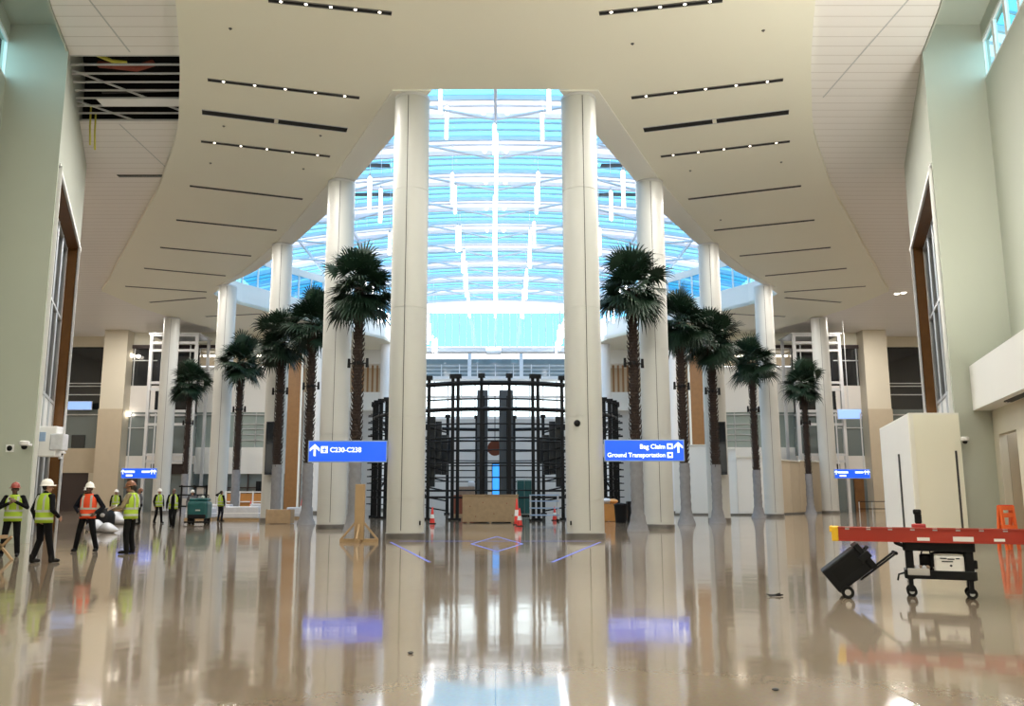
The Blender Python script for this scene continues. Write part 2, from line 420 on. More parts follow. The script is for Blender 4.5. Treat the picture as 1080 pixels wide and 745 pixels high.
# ---- side walls (splayed) and piers
def wall_strip(fn,y0,y1,z0,z1,s,th=.3):
    return [(s*fn(y0),y0),(s*fn(y1),y1),(s*(fn(y1)+th),y1),(s*(fn(y0)+th),y0)],z0,z1
ZT=17.75
for s,side in SIDES:
    # high clerestory windows z 15.7..17.2, the wall below and above them
    mb=MB()
    for (y0,y1,z0,z1) in ((4,27.6,0 if s<0 else 5.6,15.7),(4,27.6,17.2,ZT),(4,8,15.7,17.2)):
        mb.prism(*wall_strip(Wup,y0,y1,z0,z1,s))
    struct(mb.build('wall_'+side,'wall_paint'))
    wr=sroot('window_%d'%(3 if s<0 else 4))
    fr=MB(); gl=MB()
    ys=[8+k*1.4 for k in range(15)]
    for y in ys: fr.bar((s*(Wup(y)+.08),y,15.7),(s*(Wup(y)+.08),y,17.2),.12)
    for z in (15.74,17.16): fr.bar((s*(Wup(8)+.08),8,z),(s*(Wup(27.6)+.08),27.6,z),.12)
    gl.add([(s*(Wup(8)+.1),8,15.7),(s*(Wup(27.6)+.1),27.6,15.7),(s*(Wup(27.6)+.1),27.6,17.2),(s*(Wup(8)+.1),8,17.2)],[(0,1,2,3)])
    fr.build('window_frame','white_paint',wr); gl.build('window_pane','window_glass',wr)
    # pier facing the hall
    mb=MB(); mb.prism([(s*14.85,27.55),(s*17.2,27.55),(s*17.2,28.2),(s*15.1,28.2)],0,ZT)
    struct(mb.build('wall_pier_'+side,'wall_paint'))
    # slot ceiling
    mb=MB(); mb.prism([(s*7.0,-15),(s*7.3,5),(s*8.5,10),(s*14.0,27.6),(s*17.4,27.6),(s*Wup(4)+s*.3,4),(s*(Wup(4)+.3),-15)],ZT,ZT+.1)
    struct(mb.build('ceiling_slot_'+side,'wall_paint'))
    mb=MB(); mb.bar((s*14.15,25.0,ZC+.4),(s*14.9,27.55,ZC+.4),.06,.9); mb.bar((s*8.95,10,ZC+.4),(s*14.15,25,ZC+.4),.06,.9)
    struct(mb.build('trim_ceiling_edge_'+side,'wall_paint'))
    # portal wall: lintel, jambs, brown reveal
    d=Vector((s*4.1,9.8,0)).normalized(); nrm=Vector((s*d.y*s*s, -s*d.x,0)); nrm=Vector((abs(d.y)*s,-abs(d.x),0))
    A=Vector((s*14.95,27.75,0)); B=Vector((s*18.9,37.4,0)); E=Vector((s*19.2,38.1,0)); dep=.6
    nrm=Vector((s,0,0))
    def P(v,k): q=v+nrm*k; return (q.x,q.y)
    struct(MB().prism([P(A,0),P(E,0),P(E,1.4),P(A,1.4)],12.6,19.5).build('wall_lintel_'+side,'wall_paint'))
    struct(MB().prism([P(B,.02),P(E,.02),P(E,dep+.4),P(B,dep+.4)],0,12.6).build('wall_jamb_'+side,'wood_brown'))
    struct(MB().prism([P(A,.03),P(B,.03),P(B,dep),P(A,dep)],12.55,12.6).build('trim_portal_head_'+side,'wood_brown'))
    mb=MB(); mb.prism([P(A,-.14),P(A+d*.12,-.14),P(A+d*.12,.03),P(A,.03)],0,12.62); 
    mb.prism([P(A,-.08),P(E,-.08),P(E,0),P(A,0)],12.55,12.72)
    struct(mb.build('trim_portal_near_'+side,'white_paint'))
    mb=MB(); mb.prism([P(B,-.08),P(B+d*.14,-.08),P(B+d*.14,.05),P(B,.05)],0,12.62)
    struct(mb.build('trim_portal_far_'+side,'white_paint'))
    # storefront at the back of the recess
    wr=sroot('window_%d'%(5 if s<0 else 6))
    gl=MB().prism([P(A,dep),P(B,dep),P(B,dep+.04),P(A,dep+.04)],5.4,12.55); gl.build('window_pane','dark_glass',wr)
    sp=MB().prism([P(A,dep-.06),P(B,dep-.06),P(B,dep+.04),P(A,dep+.04)],3.2,5.4); sp.build('spandrel_panel','wall_white',wr)
    sp=MB().prism([P(A,dep),P(B,dep),P(B,dep+.04),P(A,dep+.04)],0,3.2); sp.build('lower_pane','dark_glass',wr)
    fr=MB()
    for k in range(6):
        q=A.lerp(B,k/5*.97+.015)+nrm*(dep-.05); fr.bar((q.x,q.y,0),(q.x,q.y,12.55),.11)
    for z in (5.45,9.2,12.45,3.2):
        p,q=A+nrm*(dep-.05),B+nrm*(dep-.05); fr.bar((p.x,p.y,z),(q.x,q.y,z),.12)
    fr.build('window_frame','mullion',wr)
    # closing walls out of sight
    mb=MB(); mb.span((s*20.6,37.9,0),(s*46,38.1,17)); mb.span((s*46,38,0),(s*46.2,104,17))
    struct(mb.build('wall_outer_'+side,'wall_warm'))
    mb=MB(); mb.span((s*Wup(4),-15,0),(s*(Wup(4)+.3),4,ZT)); struct(mb.build('wall_near_'+side,'wall_paint'))
struct(MB().span((-9.6,-15.3,0),(9.6,-15,ZT)).build('wall_back','wall_paint'))

# ---- right hand lower wall, bulkhead and niche
mb=MB(); 
for y0,y1,z0,z1 in ((4,24.9,0,4.2),(26.9,27.55,0,4.2),(24.9,26.9,3.4,4.2)):
    mb.prism(*wall_strip(Wlow,y0,y1,z0,z1,1,.25))
struct(mb.build('wall_right_lower','wall_warm'))
mb=MB(); mb.prism([(Wlow(24.7)+1.3,24.7),(Wlow(27.1)+1.3,27.1),(Wlow(27.1)+1.5,27.1),(Wlow(24.7)+1.5,24.7)],0,3.6)
mb.prism([(Wlow(26.9)+.26,26.9),(Wlow(26.9)+1.4,26.9),(Wlow(26.9)+1.4,27.1),(Wlow(26.9)+.26,27.1)],0,3.6)
mb.prism([(Wlow(24.9)+.26,24.7),(Wlow(24.9)+1.4,24.7),(Wlow(24.9)+1.4,24.9),(Wlow(24.9)+.26,24.9)],0,3.6)
struct(mb.build('door_1','tan_panel'))
mb=MB(); mb.prism([(6.36+.33*4,4),(6.36+.33*27.53,27.53),(Wup(27.53)+.1,27.53),(Wup(4)+.1,4)],4.2,5.65)
struct(mb.build('wall_bulkhead','wall_white'))
t=thing('linear_diffuser','black slotted air diffuser under the white bulkhead on the right wall','air diffuser',(0,0,0))
for k in (0,.09,.18):
    MB().prism([(6.6+k+.33*6,6),(6.6+k+.33*24.6,24.6),(6.65+k+.33*24.6,24.6),(6.65+k+.33*6,6)],4.16,4.2).build('slot','seam_dark',t)

# ------------------------------------------------------------------ back facades left and right
YF=80.
def panel(name,m,s,px0,px1,py0,py1,Y=YF,th=.25,parent=None,z0=None):
    if s>0: px0,px1=1045-px1,1045-px0
    a=at(px0,py1,Y); b=at(px1,py0,Y)
    za=a.z if z0 is None else z0
    mb=MB().span((xat(px0,Y),Y,za),(xat(px1,Y),Y+th,b.z)); return mb.build(name,m,parent)
wn=7
for s,side in SIDES:
    # bay beside the portal
    struct(panel('wall_far_header_'+side,'wall_warm',s,40,106,300,366,Y=82))
    w=sroot('window_%d'%wn); wn+=1
    panel('window_pane','dark_glass',s,50,106,366,432,Y=82.5,parent=w)
    for py in (404,407,416): panel('window_bar','steel_light',s,50,106,py,py+1.0,Y=82.3,th=.1,parent=w)
    panel('rail_glass','grey_glass',s,50,106,432,474,Y=82.4,parent=w)
    panel('handrail','steel_light',s,50,106,437,438.2,Y=82.2,th=.1,parent=w)
    panel('shelf_unit','dark_glass',s,74,88,459,474,Y=82.25,th=.15,parent=w)
    struct(panel('wall_far_spandrel_'+side,'tan_panel',s,50,106,473,499,Y=82))
    struct(panel('wall_far_lower_'+side,'wall_warm',s,95,106,499,545,Y=82,z0=0))
    d=sroot('door_%d'%(2 if s<0 else 3)); panel('door_leaf','door_dark',s,50,95,499,545,Y=82.2,parent=d,z0=0)
    # pilaster
    mb=MB(); x0,x1=sorted((s*-xat(103,79),s*-xat(128,79))); mb.span((x0,78.6,0),(x1,80.6,ZC))
    struct(mb.build('wall_pilaster_'+side,'wall_warm'))
    mb=MB().span((x0-.04,78.52,0),(x1+.04,78.6,zat(432,79))); struct(mb.build('trim_pilaster_cladding_'+side,'tan_panel'))
    # bay behind the lift tower
    struct(panel('wall_bay_header_'+side,'soffit_cream',s,128,300,330,365))
    struct(panel('trim_bay_%s'%side,'dark_frame',s,126,130.5,365,545,Y=79.7,th=.3,z0=0))
    struct(panel('trim_bay_head_%s'%side,'dark_frame',s,128,300,364,367.5,Y=79.7,th=.3))
    w=sroot('window_%d'%wn); wn+=1
    panel('upper_pane','dark_glass',s,130,205,367,407,parent=w)
    panel('lower_pane','grey_glass',s,130,205,435,481,parent=w)
    for px in (134,150,176,204): panel('mullion','mullion',s,px,px+1,367,407,Y=79.9,th=.1,parent=w)
    panel('transom','mullion',s,130,205,380,381,Y=79.9,th=.1,parent=w); panel('handrail','steel_light',s,130,205,437,439,Y=79.85,th=.1,parent=w)
    panel('transom','mullion',s,130,205,451,452,Y=79.9,th=.1,parent=w)
    struct(panel('wall_bay_spandrel_'+side,'spandrel',s,130,205,407,435)); struct(panel('wall_bay_band_'+side,'spandrel',s,130,205,481,498))
    d=sroot('door_%d'%(4 if s<0 else 5)); panel('door_leaf','grey_glass',s,130,205,498,545,parent=d,z0=0); panel('door_leaf','wood_brown' if s>0 else 'door_dark',s,136,146,503,540,Y=79.8,th=.1,parent=d,z0=0)
    # white galleries between the tower and the atrium
    struct(panel('wall_gallery_back_'+side,'tan_panel',s,205,300,367,386,Y=84))
    mb=MB(); mb.span((s*-xat(205,81)*-1 if False else s*abs(xat(205,81)),81,zat(368,80)),(s*abs(xat(300,81)),84.2,zat(367,80)+.1)); struct(mb.build('ceiling_gallery_'+side,'wall_warm'))
    struct(panel('wall_gallery_spandrel_'+side,'wall_white',s,205,300,387,435,Y=80.3))
    w=sroot('window_%d'%wn); wn+=1
    panel('window_pane','green_glass',s,205,300,435,472,Y=80.4,parent=w); panel('handrail','steel_light',s,205,300,437,438,Y=80.2,th=.1,parent=w)
    for px in (222,245,268,291): panel('mullion','mullion',s,px,px+.8,435,472,Y=80.3,th=.1,parent=w)
    for py in (447,452,458,464): panel('stair_line','mullion',s,250,288,py,py+1,Y=80.3,th=.1,parent=w)
    struct(panel('wall_gallery_band_'+side,'wall_white',s,205,300,472,500,Y=80.2))
    w=sroot('window_%d'%wn); wn+=1
    panel('window_pane','grey_glass',s,205,318,500,545,Y=80.6,parent=w,z0=0)
    for px in (212,226,240,262,285,302): panel('mullion','dark_frame',s,px,px+1.4,500,545,Y=80.4,th=.15,parent=w,z0=0)
    panel('transom','dark_frame',s,205,318,514,515,Y=80.4,th=.1,parent=w)
    struct(panel('wall_gallery_end_'+side,'wall_warm',s,284,292,367,545,Y=79.4,th=1,z0=0))

# warm cove light strips in the galleries and a bright downlight in each bay
for s,side in SIDES:
    t=thing('cove_light','warm lit strip along the top of the %s gallery'%side,'light',(0,0,0))
    px0,px1=(210,284) if s<0 else (1045-284,1045-210)
    MB().span((xat(px0,83),82.6,zat(369,80)-.25),(xat(px1,83),82.8,zat(369,80)-.1)).build('tube','lamp_warm',t)
    MB().span((xat(px0,83)-.2,82.55,zat(369,80)-.1),(xat(px1,83)+.2,82.85,zat(369,80))).build('housing','white_paint',t)
p=at(136,437,79.5)
tag(MB().sphere((0,0,0),.22).build('ball_lamp','lamp_warm',None,True),'round white lamp glowing in the left bay behind the lift tower','lamp').location=p
for k,(px,py) in enumerate(((139,374),(146,375))):
    t=tag(MB().lathe([(.14,-.25),(.2,0),(.05,.06)],12).build('pendant_lamp','lamp_warm',None,True),'%s one of two warm lamps behind the dark upper left window'%('left','right')[k],'lamp'); t.location=at(px,py,79.6)
t=thing('reflection_panel','blue white glowing panel imitating a skylight reflection high behind the left portal','painted reflection',at(84,428,81.6))  # glowing panel painting a skylight reflection in glass, no real display
MB().box((0,0,0),(2.2,.1,.75)).build('screen','reflection_glow',t,bevel=.03); MB().box((0,.09,0),(2.3,.1,.85)).build('case','steel_light',t)
t=thing('reflection_panel','blue white glowing panel imitating a glass reflection in front of the right lift tower','painted reflection',at(896,437,74.5))  # painted glass reflection again, its case and hanger are added
MB().box((0,0,0),(2.0,.1,.8)).build('screen','reflection_glow',t,bevel=.03); MB().box((0,.09,0),(2.1,.1,.9)).build('case','steel_light',t); MB().bar((0,.1,.4),(0,.1,8.3),.05).build('hanger','steel_light',t)  # no real screen all added for the painted reflection

# lift towers
for s,side in SIDES:
    X=sorted((s*abs(xat(155,76)),s*abs(xat(203,76)))); x0,x1=X; Y0=75.5
    t=thing('lift_tower','open steel framed glass lift tower behind the outermost white column on the %s'%side,'lift tower',((x0+x1)/2,Y0,0))
    hw=(x1-x0)/2; top=zat(352.5,Y0)
    for px in (-hw,-hw+1.25 if s<0 else hw-1.25,hw):
        MB().span((px-.13,-.13,0),(px+.13,.13,top)).build('post','steel_light',t)
    for px in (-hw,hw): MB().span((px-.12,3,0),(px+.12,3.25,top)).build('post','steel_light',t)
    for py in (354,362,370,404,411,434,448,480,487):
        z=zat(py,Y0); MB().span((-hw,-.1,z-.1),(hw,.1,z+.12)).build('beam','steel_light',t)
    z=zat(353,Y0); MB().span((-hw-.25,-.2,z),(hw+.25,3.4,z+.14)).build('top_frame','mullion',t)
    for za,zb,m in ((370,404,'dark_glass'),(411,434,'dark_glass'),(448,480,'grey_glass'),(489,540,'grey_glass')):
        MB().span((-hw+.1,1.2,zat(zb,Y0)),(hw-.1,1.26,zat(za,Y0))).build('glass_panel',m,t)
    for k in (-.35,.35): MB().span((k*hw*1.6-.05,.9,0),(k*hw*1.6+.05,1.0,top-.5)).build('guide_rail','mullion',t)
    MB().span((-hw+.3,.95,zat(500,Y0)),(hw-.3,1.1,zat(489,Y0))).build('lintel','dark_frame',t)

# wood clad and white columns beyond the main rows, far end
for s,side in SIDES:
    x=s*abs(xat(311,79)); o=MB().span((x-.62,78,0),(x+.62,79,zat(372,78))).build('wood_column','wood_panel',None,bevel=.03)
    tag(o,'tall brown wood clad pier with a pale edge, %s side of the atrium'%side,'column'); MB().span((x+ -s*.62-.08,77.9,0),(x+ -s*.62+.08,78.1,zat(372,78))).build('edge_trim','strip_white',o)
    for k,(px,Y,r,py) in enumerate(((337,71,.62,341),(405,85,.55,361))):
        x=s*abs(xat(px,Y)); o=MB().lathe([(r,0),(r,ZS-.02 if k else ZS)],28).build('slim_column','white_paint',None,True); o.location=(x,Y,0)
        MB().lathe([(r+.05,0),(r+.05,.2)],28).build('base_ring','base_metal',o)
        tag(o,('white slim column behind the second big column on the %s','white slim column at the far %s end of the atrium')[k]%side,'column')
# far end of the atrium
w=sroot('window_30'); 
gl=MB(); gl.add([(-9.3,90.3,17.2),(9.3,90.3,17.2),(9.3,90.3,20.9),(-9.3,90.3,20.9)],[(0,1,2,3)]); gl.build('window_pane','sky_glass',w)
fr=MB()
for k in range(25): fr.bar((-9.3+k*.775,90.2,17.0),(-9.3+k*.775,90.2,21.2),.09)
fr.build('window_frame','truss_white',w)
mb=MB(); mb.span((-9.6,89.4,16.5),(-1.0,90.6,17.0)); mb.span((.6,89.4,16.5),(9.6,90.6,17.0)); mb.span((-1,89.8,16.4),(.6,90.6,16.7))
struct(mb.build('trim_far_beam','white_paint'))
YE=96.
for s,side in SIDES:
    struct(MB().span((s*9,YE-7.5,0),(s*22.4,YE-7,zat(433,88.5))).build('wall_far_wing_'+side,'far_wall'))
    struct(MB().span((s*8.5,YE-8.2,zat(433,88)),(s*24,YE-7.6,zat(414,88))).build('wall_far_balcony_'+side,'wall_white'))
    struct(MB().span((s*9,YE-5,zat(414,88)),(s*24,YE-4.8,zat(384,88))).build('wall_far_slats_'+side,'tan_panel'))
    t=thing('slat_screen','brown vertical slat screen above the white %s far balcony'%side,'slat screen',(s*13.3,YE-7.95,zat(414,88)+.01))
    for k in range(9): MB().span((-2+k*.5-.1,0,0),(-2+k*.5+.1,.15,zat(384,88)-zat(414,88)-.15)).build('slat','wood_panel',t)
    struct(MB().span((s*9,YE-8,zat(384,88)),(s*24,YE-4.8,ZS)).build('ceiling_far_wing_'+side,'wall_white'))
struct(MB().span((-10,YE,0),(10,YE+.3,zat(441,YE))).build('wall_far_end','far_wall'))
w=sroot('window_31'); gl=MB(); gl.add([(-10,YE+.2,zat(441,YE)),(10,YE+.2,zat(441,YE)),(10,YE+.2,zat(397,YE)),(-10,YE+.2,zat(397,YE))],[(0,1,2,3)]); gl.build('window_pane','clear_glass',w)
fr=MB()
for k in range(14): fr.bar((-10+k*1.54,YE+.1,zat(441,YE)),(-10+k*1.54,YE+.1,zat(397,YE)),.12)
for py in (441,419,397): fr.bar((-10,YE+.1,zat(py,YE)),(10,YE+.1,zat(py,YE)),.3)
fr.build('window_frame','white_paint',w)
t=thing('far_balcony','pale upper gallery with railings across the far end of the atrium','balcony',(0,YE-2,zat(397,YE-2)))
h=zat(376,YE-2)-zat(397,YE-2)
MB().span((-10,0,-.35),(10,2,0)).build('slab','white_paint',t)
for k in range(3): MB().span((-10,-.05,.3+k*.42),(10,.0,.36+k*.42)).build('rail','white_paint',t)
for k in range(11): MB().span((-10+k*2-.05,-.05,0),(-10+k*2+.05,.05,1.3)).build('baluster','white_paint',t)
MB().span((-10,1.9,0),(10,2,h)).build('back_panel','grey_glass',t)
for px in (-2.9,2.9): MB().span((px-.2,.3,0),(px+.2,.6,h+1)).build('post','white_paint',t)

# ------------------------------------------------------------------ skylight
def zr(x): return 20.9+2.6*(1-(x/23.)**2)
sk=sroot('skylight')
NX=24
def strip(mb,y0,y1,dz=0,x0=-23.,x1=23.,n=NX,th=0):
    vs=[];fs=[]
    for i in range(n+1):
        x=x0+(x1-x0)*i/n; vs+=[(x,y0,zr(x)+dz),(x,y1,zr(x)+dz)]
    for i in range(n): fs.append((2*i,2*i+2,2*i+3,2*i+1))
    mb.add(vs,fs)
per=5.5; y=30.4; fab=MB(); gls=MB(); rib=MB(); fin=MB()
k=0
while y<91:
    strip(gls,y,y+3.2); strip(fab,y+3.2,y+per)
    for yy in (y,y+3.2):
        for i in range(NX):
            x0=-23+46*i/NX; x1=-23+46*(i+1)/NX; rib.bar((x0,yy,zr(x0)-.12),(x1,yy,zr(x1)-.12),.18,.3)
    for yy in (y+1.07,y+2.13,y+4.35):
        for i in range(NX):
            x0=-23+46*i/NX; x1=-23+46*(i+1)/NX; fin.bar((x0,yy,zr(x0)-.05),(x1,yy,zr(x1)-.05),.08,.12)
    y+=per; k+=1
gls.build('glazing','sky_glass',sk); fab.build('roof_panel','roof_fabric',sk); rib.build('rib','truss_white',sk); fin.build('glazing_bar','mullion',sk)
pur=MB()
for x in (-16,-11.5,0,11.5,16): pur.bar((x,30,zr(x)-.25),(x,92,zr(x)-.25),.14,.3)
pur.build('purlin','truss_white',sk)
y=33; k=0
while y<91:
    tr=MB()
    for s in (-1,1):
        tr.tube([(s*.05,y,zr(0)-1.7),(s*5.6,y,zr(5.6)-.45),(s*11.5,y,zr(11.5)-1.6),(s*17,y,zr(17)-.4)],.085,8)
        if y<70: MB().sphere((s*.68,y+1.6,zr(0)-.55),.13,10,8).build('roof_spot','tube_light',sk,True)
    tr.tube([(0,y,zr(0)-.1),(0,y,zr(0)-1.9)],.08,8)
    tr.build('cable_truss','truss_white',sk); y+=per
MB().tube([(0,31,zr(0)-1.7),(0,91,zr(0)-1.7)],.09,8).build('spine','truss_white',sk)
# dark louvre blades near the well sides
for s in (-1,1):
    for y in (37.0,42.5,48.0,53.5,59.0):
        MB().box((s*8.6,y-.4,zr(8.6)-.35),(3.4,.5,.07)).build('louvre_blade','panel_slate',sk)

# pendant tube lights
proto=None
rows=[(0,'centre row',19.6,2.2),(-2.75,'first row left of centre',19.5,2.0),(2.75,'first row right of centre',19.5,2.0),(-6.3,'second row left of centre',15.6,1.7),(6.3,'second row right of centre',15.6,1.7),(-10.2,'outer row on the left',16.6,1.8),(10.2,'outer row on the right',16.6,1.8)]
def pend(x,y,zb,L,label,group):
    t=thing('pendant_light',label,'pendant light',(x,y,zb),0,group)
    MB().lathe([(.03,0),(.095,.05),(.095,L-.05),(.03,L)],10).build('tube','tube_light',t,True)
    MB().lathe([(.07,L),(.07,L+.12),(.02,L+.2)],10).build('cap','steel_light',t)
    MB().tube([(0,0,L+.15),(0,0,zr(x)-.1-zb)],.018,5).build('wire','truss_white',t)
for (x,nm,zb,L) in rows:
    y=40.5 if abs(x)<7 else 56
    if x==0: y=43.
    i=0
    while y<88:
        z=zb+(.5 if i%2 else -.2)+rng.uniform(-.3,.3); l=L*rng.choice((.8,1,1.15))
        if abs(x)==2.75 and i<2: z+=1.2
        pend(x+rng.uniform(-.12,.12),y,z,l,'glowing white tube pendant hanging below the skylight in the %s'%nm,'tube pendants in the %s'%nm)
        y+= ((3.4,2.6,2.2) if x==0 else (5.0,3.0,2.2))[min(2,i//4)] if abs(x)<5 else (4.2,2.6,2.0)[min(2,i//4)]; i+=1

# ------------------------------------------------------------------ big columns
cols=[(3.17,30.62,.665),(7.45,39.5,.66),(12.9,50.0,.62),(19.4,60.3,.64),(27.8,71.9,.68)]
ordn=['nearest','second nearest','third','fourth','outermost far']
for i,(x,y,r) in enumerate(cols):
    for s,side in SIDES:
        t=thing('column','%s of the five tall pale panelled columns on the %s'%(ordn[i],side),'column',(s*x,y,0),0)
        prof=[(r,.2)]
        for z in (1.35,4.25,8.2,12.7): prof+=[(r,z-.012),(r-.02,z-.011),(r-.02,z+.011),(r,z+.012)]
        prof+=[(r*.985,ZS-.06)]
        MB().lathe(prof,48).build('shaft','column_panel',t,True,30)
        MB().lathe([(r+.03,0),(r+.03,.19),(r,.21)],48).build('base_ring','base_metal',t,True,30)
        MB().lathe([(r*.985,ZS-.16),(r*.985+.015,ZS-.15),(r*.985+.015,ZS-.05)],48).build('top_ring','steel_light',t,True,30)
        a0=math.atan2(-y,-s*x)
        for da in ((.42 if s>0 else -.42)*(-1 if i==0 and s>0 else 1)*(-1 if i==0 and s<0 else 1)*(-.55 if i==0 else .25),math.pi*.66,-math.pi*.66):
            a=a0+da*(1 if i else 1); MB().box(((r+.002)*math.cos(a),(r+.002)*math.sin(a),(ZS+.1)/2),(.022,.022,ZS-.5),(0,0,a)).build('seam','seam_dark',t)
        if i==0 and s>0:
            a=a0-.35; MB().sphere(((r+.01)*math.cos(a),(r+.01)*math.sin(a),4.0),.12).build('camera_dome','black_plastic',t,True)
        if i==0:
            MB().box((s*-.55,-.42,.55),(.05,.05,.14)).build('socket_cover','black_plastic',t)

# black display boards on the third columns
for s,side in SIDES:
    a=at(289 if s<0 else 757,445,49.0); b=at(289 if s<0 else 757,501,49.0)
    t=thing('display_board','tall black display board mounted on the third column on the %s'%side,'display board',(a.x,49.05,b.z))
    h=a.z-b.z
    MB().span((-.42,-.12,0),(.42,.12,h)).build('casing','panel_black',t,bevel=.02)
    MB().span((-.37,-.135,.06),(.37,-.121,h-.06)).build('screen','dark_glass',t)
    MB().bar((0,.1,h*.3),(-s*.0+s*.12,.45,h*.3),.1).build('bracket','steel_black',t); MB().bar((0,.1,h*.7),(s*.12,.45,h*.7),.1).build('bracket','steel_black',t)

# ------------------------------------------------------------------ ceiling slots
slots=[((-6.97,24.05),(-3.27,24.78)),((-10.52,29.14),(-5.2,30.58)),((-11.63,31.8),(-6.17,33.5)),((-12.64,34.65),(-7.42,36.32)),((-15.02,40.01),(-9.9,41.92)),((-17.62,45.28),(-12.55,47.17)),((-20.57,50.59),(-15.52,52.49)),((-23.54,55.48),(-18.7,57.49)),((-26.95,60.48),(-21.61,62.25)),((-27.27,65.76),(-22.3,64.12)),((-24.68,71.2),(-19.44,70.05))]
sn=['frontmost','second','third','fourth','fifth','sixth','seventh','eighth','ninth','tenth','eleventh']
def area(name,loc,size,power,col,rot=(0,0,0),sy=None,spread=None):
    l=bpy.data.lights.new(name,'AREA'); l.energy=power; l.color=col; l.shape='RECTANGLE' if sy else 'DISK'; l.size=size
    if sy: l.size_y=sy
    if spread: l.spread=spread
    o=bpy.data.objects.new(name,l); COL.objects.link(o); o.location=loc; o.rotation_euler=rot; return o
WARM=(1,.95,.87)
for i,(a,b) in enumerate(slots):
    for s,side in SIDES:
        A=Vector((a[0]*-s if s>0 else a[0],a[1],ZS)); Bq=Vector((b[0]*-s if s>0 else b[0],b[1],ZS))
        wide=.42 if i==2 else .15
        t=thing('ceiling_slot',('%s slot from the front, in the %s half of the cream ceiling'%(sn[i],side)) if i!=2 else 'wide black double air slot in the %s half of the cream ceiling'%side,'ceiling slot',(A+Bq)/2,math.atan2((Bq-A).y,(Bq-A).x)); L=(Bq-A).length
        segs=[(-L/2,L/2)] if i!=2 else [(-L/2,-.08),(.08,L/2)]
        for p,q in segs:
            MB().span((p,-wide/2,-.012),(q,wide/2,-.002)).build('slot_opening','void_black',t)
        fr=MB()
        for yy in (-wide/2-.02,wide/2+.02): fr.span((-L/2,yy-.02,-.02),(L/2,yy+.02,-.002))
        fr.build('slot_frame','base_metal' if i!=2 else 'steel_light',t)
        if i in (0,1,3):
            for k in range(5):
                MB().lathe([(.035,-.03),(.05,-.012)],12,((k-2)*L/5,0,0)).build('spot_lens','lamp_warm',t)

# little sprinkler heads
for i,(px,py) in enumerate(((243,30),(236,133),(338,143),(320,178),(222,172),(805,32),(667,46),(824,171),(728,180),(760,232))):
    s=-1 if px<522 else 1
    d=(CY-py)/F; sn_,cs_=math.sin(TH),math.cos(TH); tt=(ZS-CH)/(sn_+d*cs_)
    o=MB().lathe([(.09,-.02),(.09,.02)],10).build('sprinkler_head','duct_grey'); MB().lathe([(.025,-.09),(.025,-.02)],6).build('nozzle','duct_grey',o)
    o.location=((px-CX)/F*tt,(cs_-d*sn_)*tt,ZS)
    o.scale=(.65,.65,.65); tag(o,'tiny dark sprinkler head in the %s half of the cream ceiling'%('left' if s<0 else 'right'),'sprinkler','sprinklers in the %s half of the ceiling'%('left' if s<0 else 'right'))
for k,(px,py) in enumerate(((946,310),(953,309))):
    d=(CY-py)/F; tt=(ZC-CH)/(math.sin(TH)+d*math.cos(TH))
    o=MB().lathe([(.16,-.05),(.2,-.005)],14).build('downlight','lamp_warm'); o.location=((px-CX)/F*tt,(math.cos(TH)-d*math.sin(TH))*tt,ZC)
    tag(o,'%s of two bright downlights at the right tip of the cream ceiling'%('left','right')[k],'downlight')
def seam(name,p0,p1):
    q=[]
    for px,py in (p0,p1):
        d=(CY-py)/F; tt=(ZC-.003-CH)/(math.sin(TH)+d*math.cos(TH)); q.append(((px-CX)/F*tt,(math.cos(TH)-d*math.sin(TH))*tt,ZC-.003))
    struct(MB().bar(q[0],q[1],.05,.006).build(name,'mullion'))
seam('trim_1',(88,-8),(137,55)); seam('trim_2',(126,131),(183,184)); seam('trim_3',(963,-6),(868,103))
t=thing('ceiling_slot','short black slot in the plank ceiling at the upper left','ceiling slot',(-17.0,39.4,ZC)); MB().span((-1.3,-.14,-.02),(1.2,.14,-.002)).build('slot_opening','void_black',t); MB().span((-1.3,.0,-.03),(1.2,.03,-.002)).build('slot_divider','steel_light',t)

# ------------------------------------------------------------------ hanging signs on the nearest columns
def arrow(c,h,th=.01):
    x,z=c; w=h*.42; mb=MB()
    mb.add([(x-h*.09,-th,z-h*.5),(x+h*.09,-th,z-h*.5),(x+h*.09,-th,z+.2*h),(x-h*.09,-th,z+.2*h)],[(0,1,2,3)])
    for q in (-1,1):
        vs=[(x,-th,z+h*.5),(x,-th,z+h*.24),(x+q*w,-th,z-h*.12),(x+q*w,-th,z+h*.12)]
        mb.add(vs,[(0,1,2,3) if q<0 else (3,2,1,0)])
    return mb
def put_text(root,txt,x,z,size,align):
    me=text_mesh(txt,size,align); me.materials.clear(); me.materials.append(MATS['sign_text'])
    o=bpy.data.objects.new('lettering',me); COL.objects.link(o); o.parent=root; o.rotation_euler=(math.pi/2,0,0); o.location=(x,-.105,z); return o
def sign(px0,px1,py0,py1,Y,label,side):
    a=at(px0,py1,Y); b=at(px1,py0,Y); w=b.x-a.x; h=b.z-a.z
    t=thing('wayfinding_sign',label,'sign',((a.x+b.x)/2,Y,a.z))
    MB().span((-w/2,-.09,0),(w/2,.09,h)).build('casing','sign_case',t,bevel=.01)
    MB().span((-w/2+.04,-.098,.04),(w/2-.04,-.089,h-.04)).build('face','sign_blue',t)
    e=w/2 if side<0 else -w/2
    MB().span((min(e,e-side*.5),-.04,h*.2),(max(e,e-side*.5),.04,h*.8)).build('bracket','steel_light',t)
    return t,w,h
t,w,h=sign(325,409,465,488,30.5,'blue overhead sign reading C230-C238 with an up arrow, on the left nearest column',-1)
arrow((-w/2+.24,h*.56),.42).add([],[]).build('arrow','sign_text',t).location=(0,-.095,0)
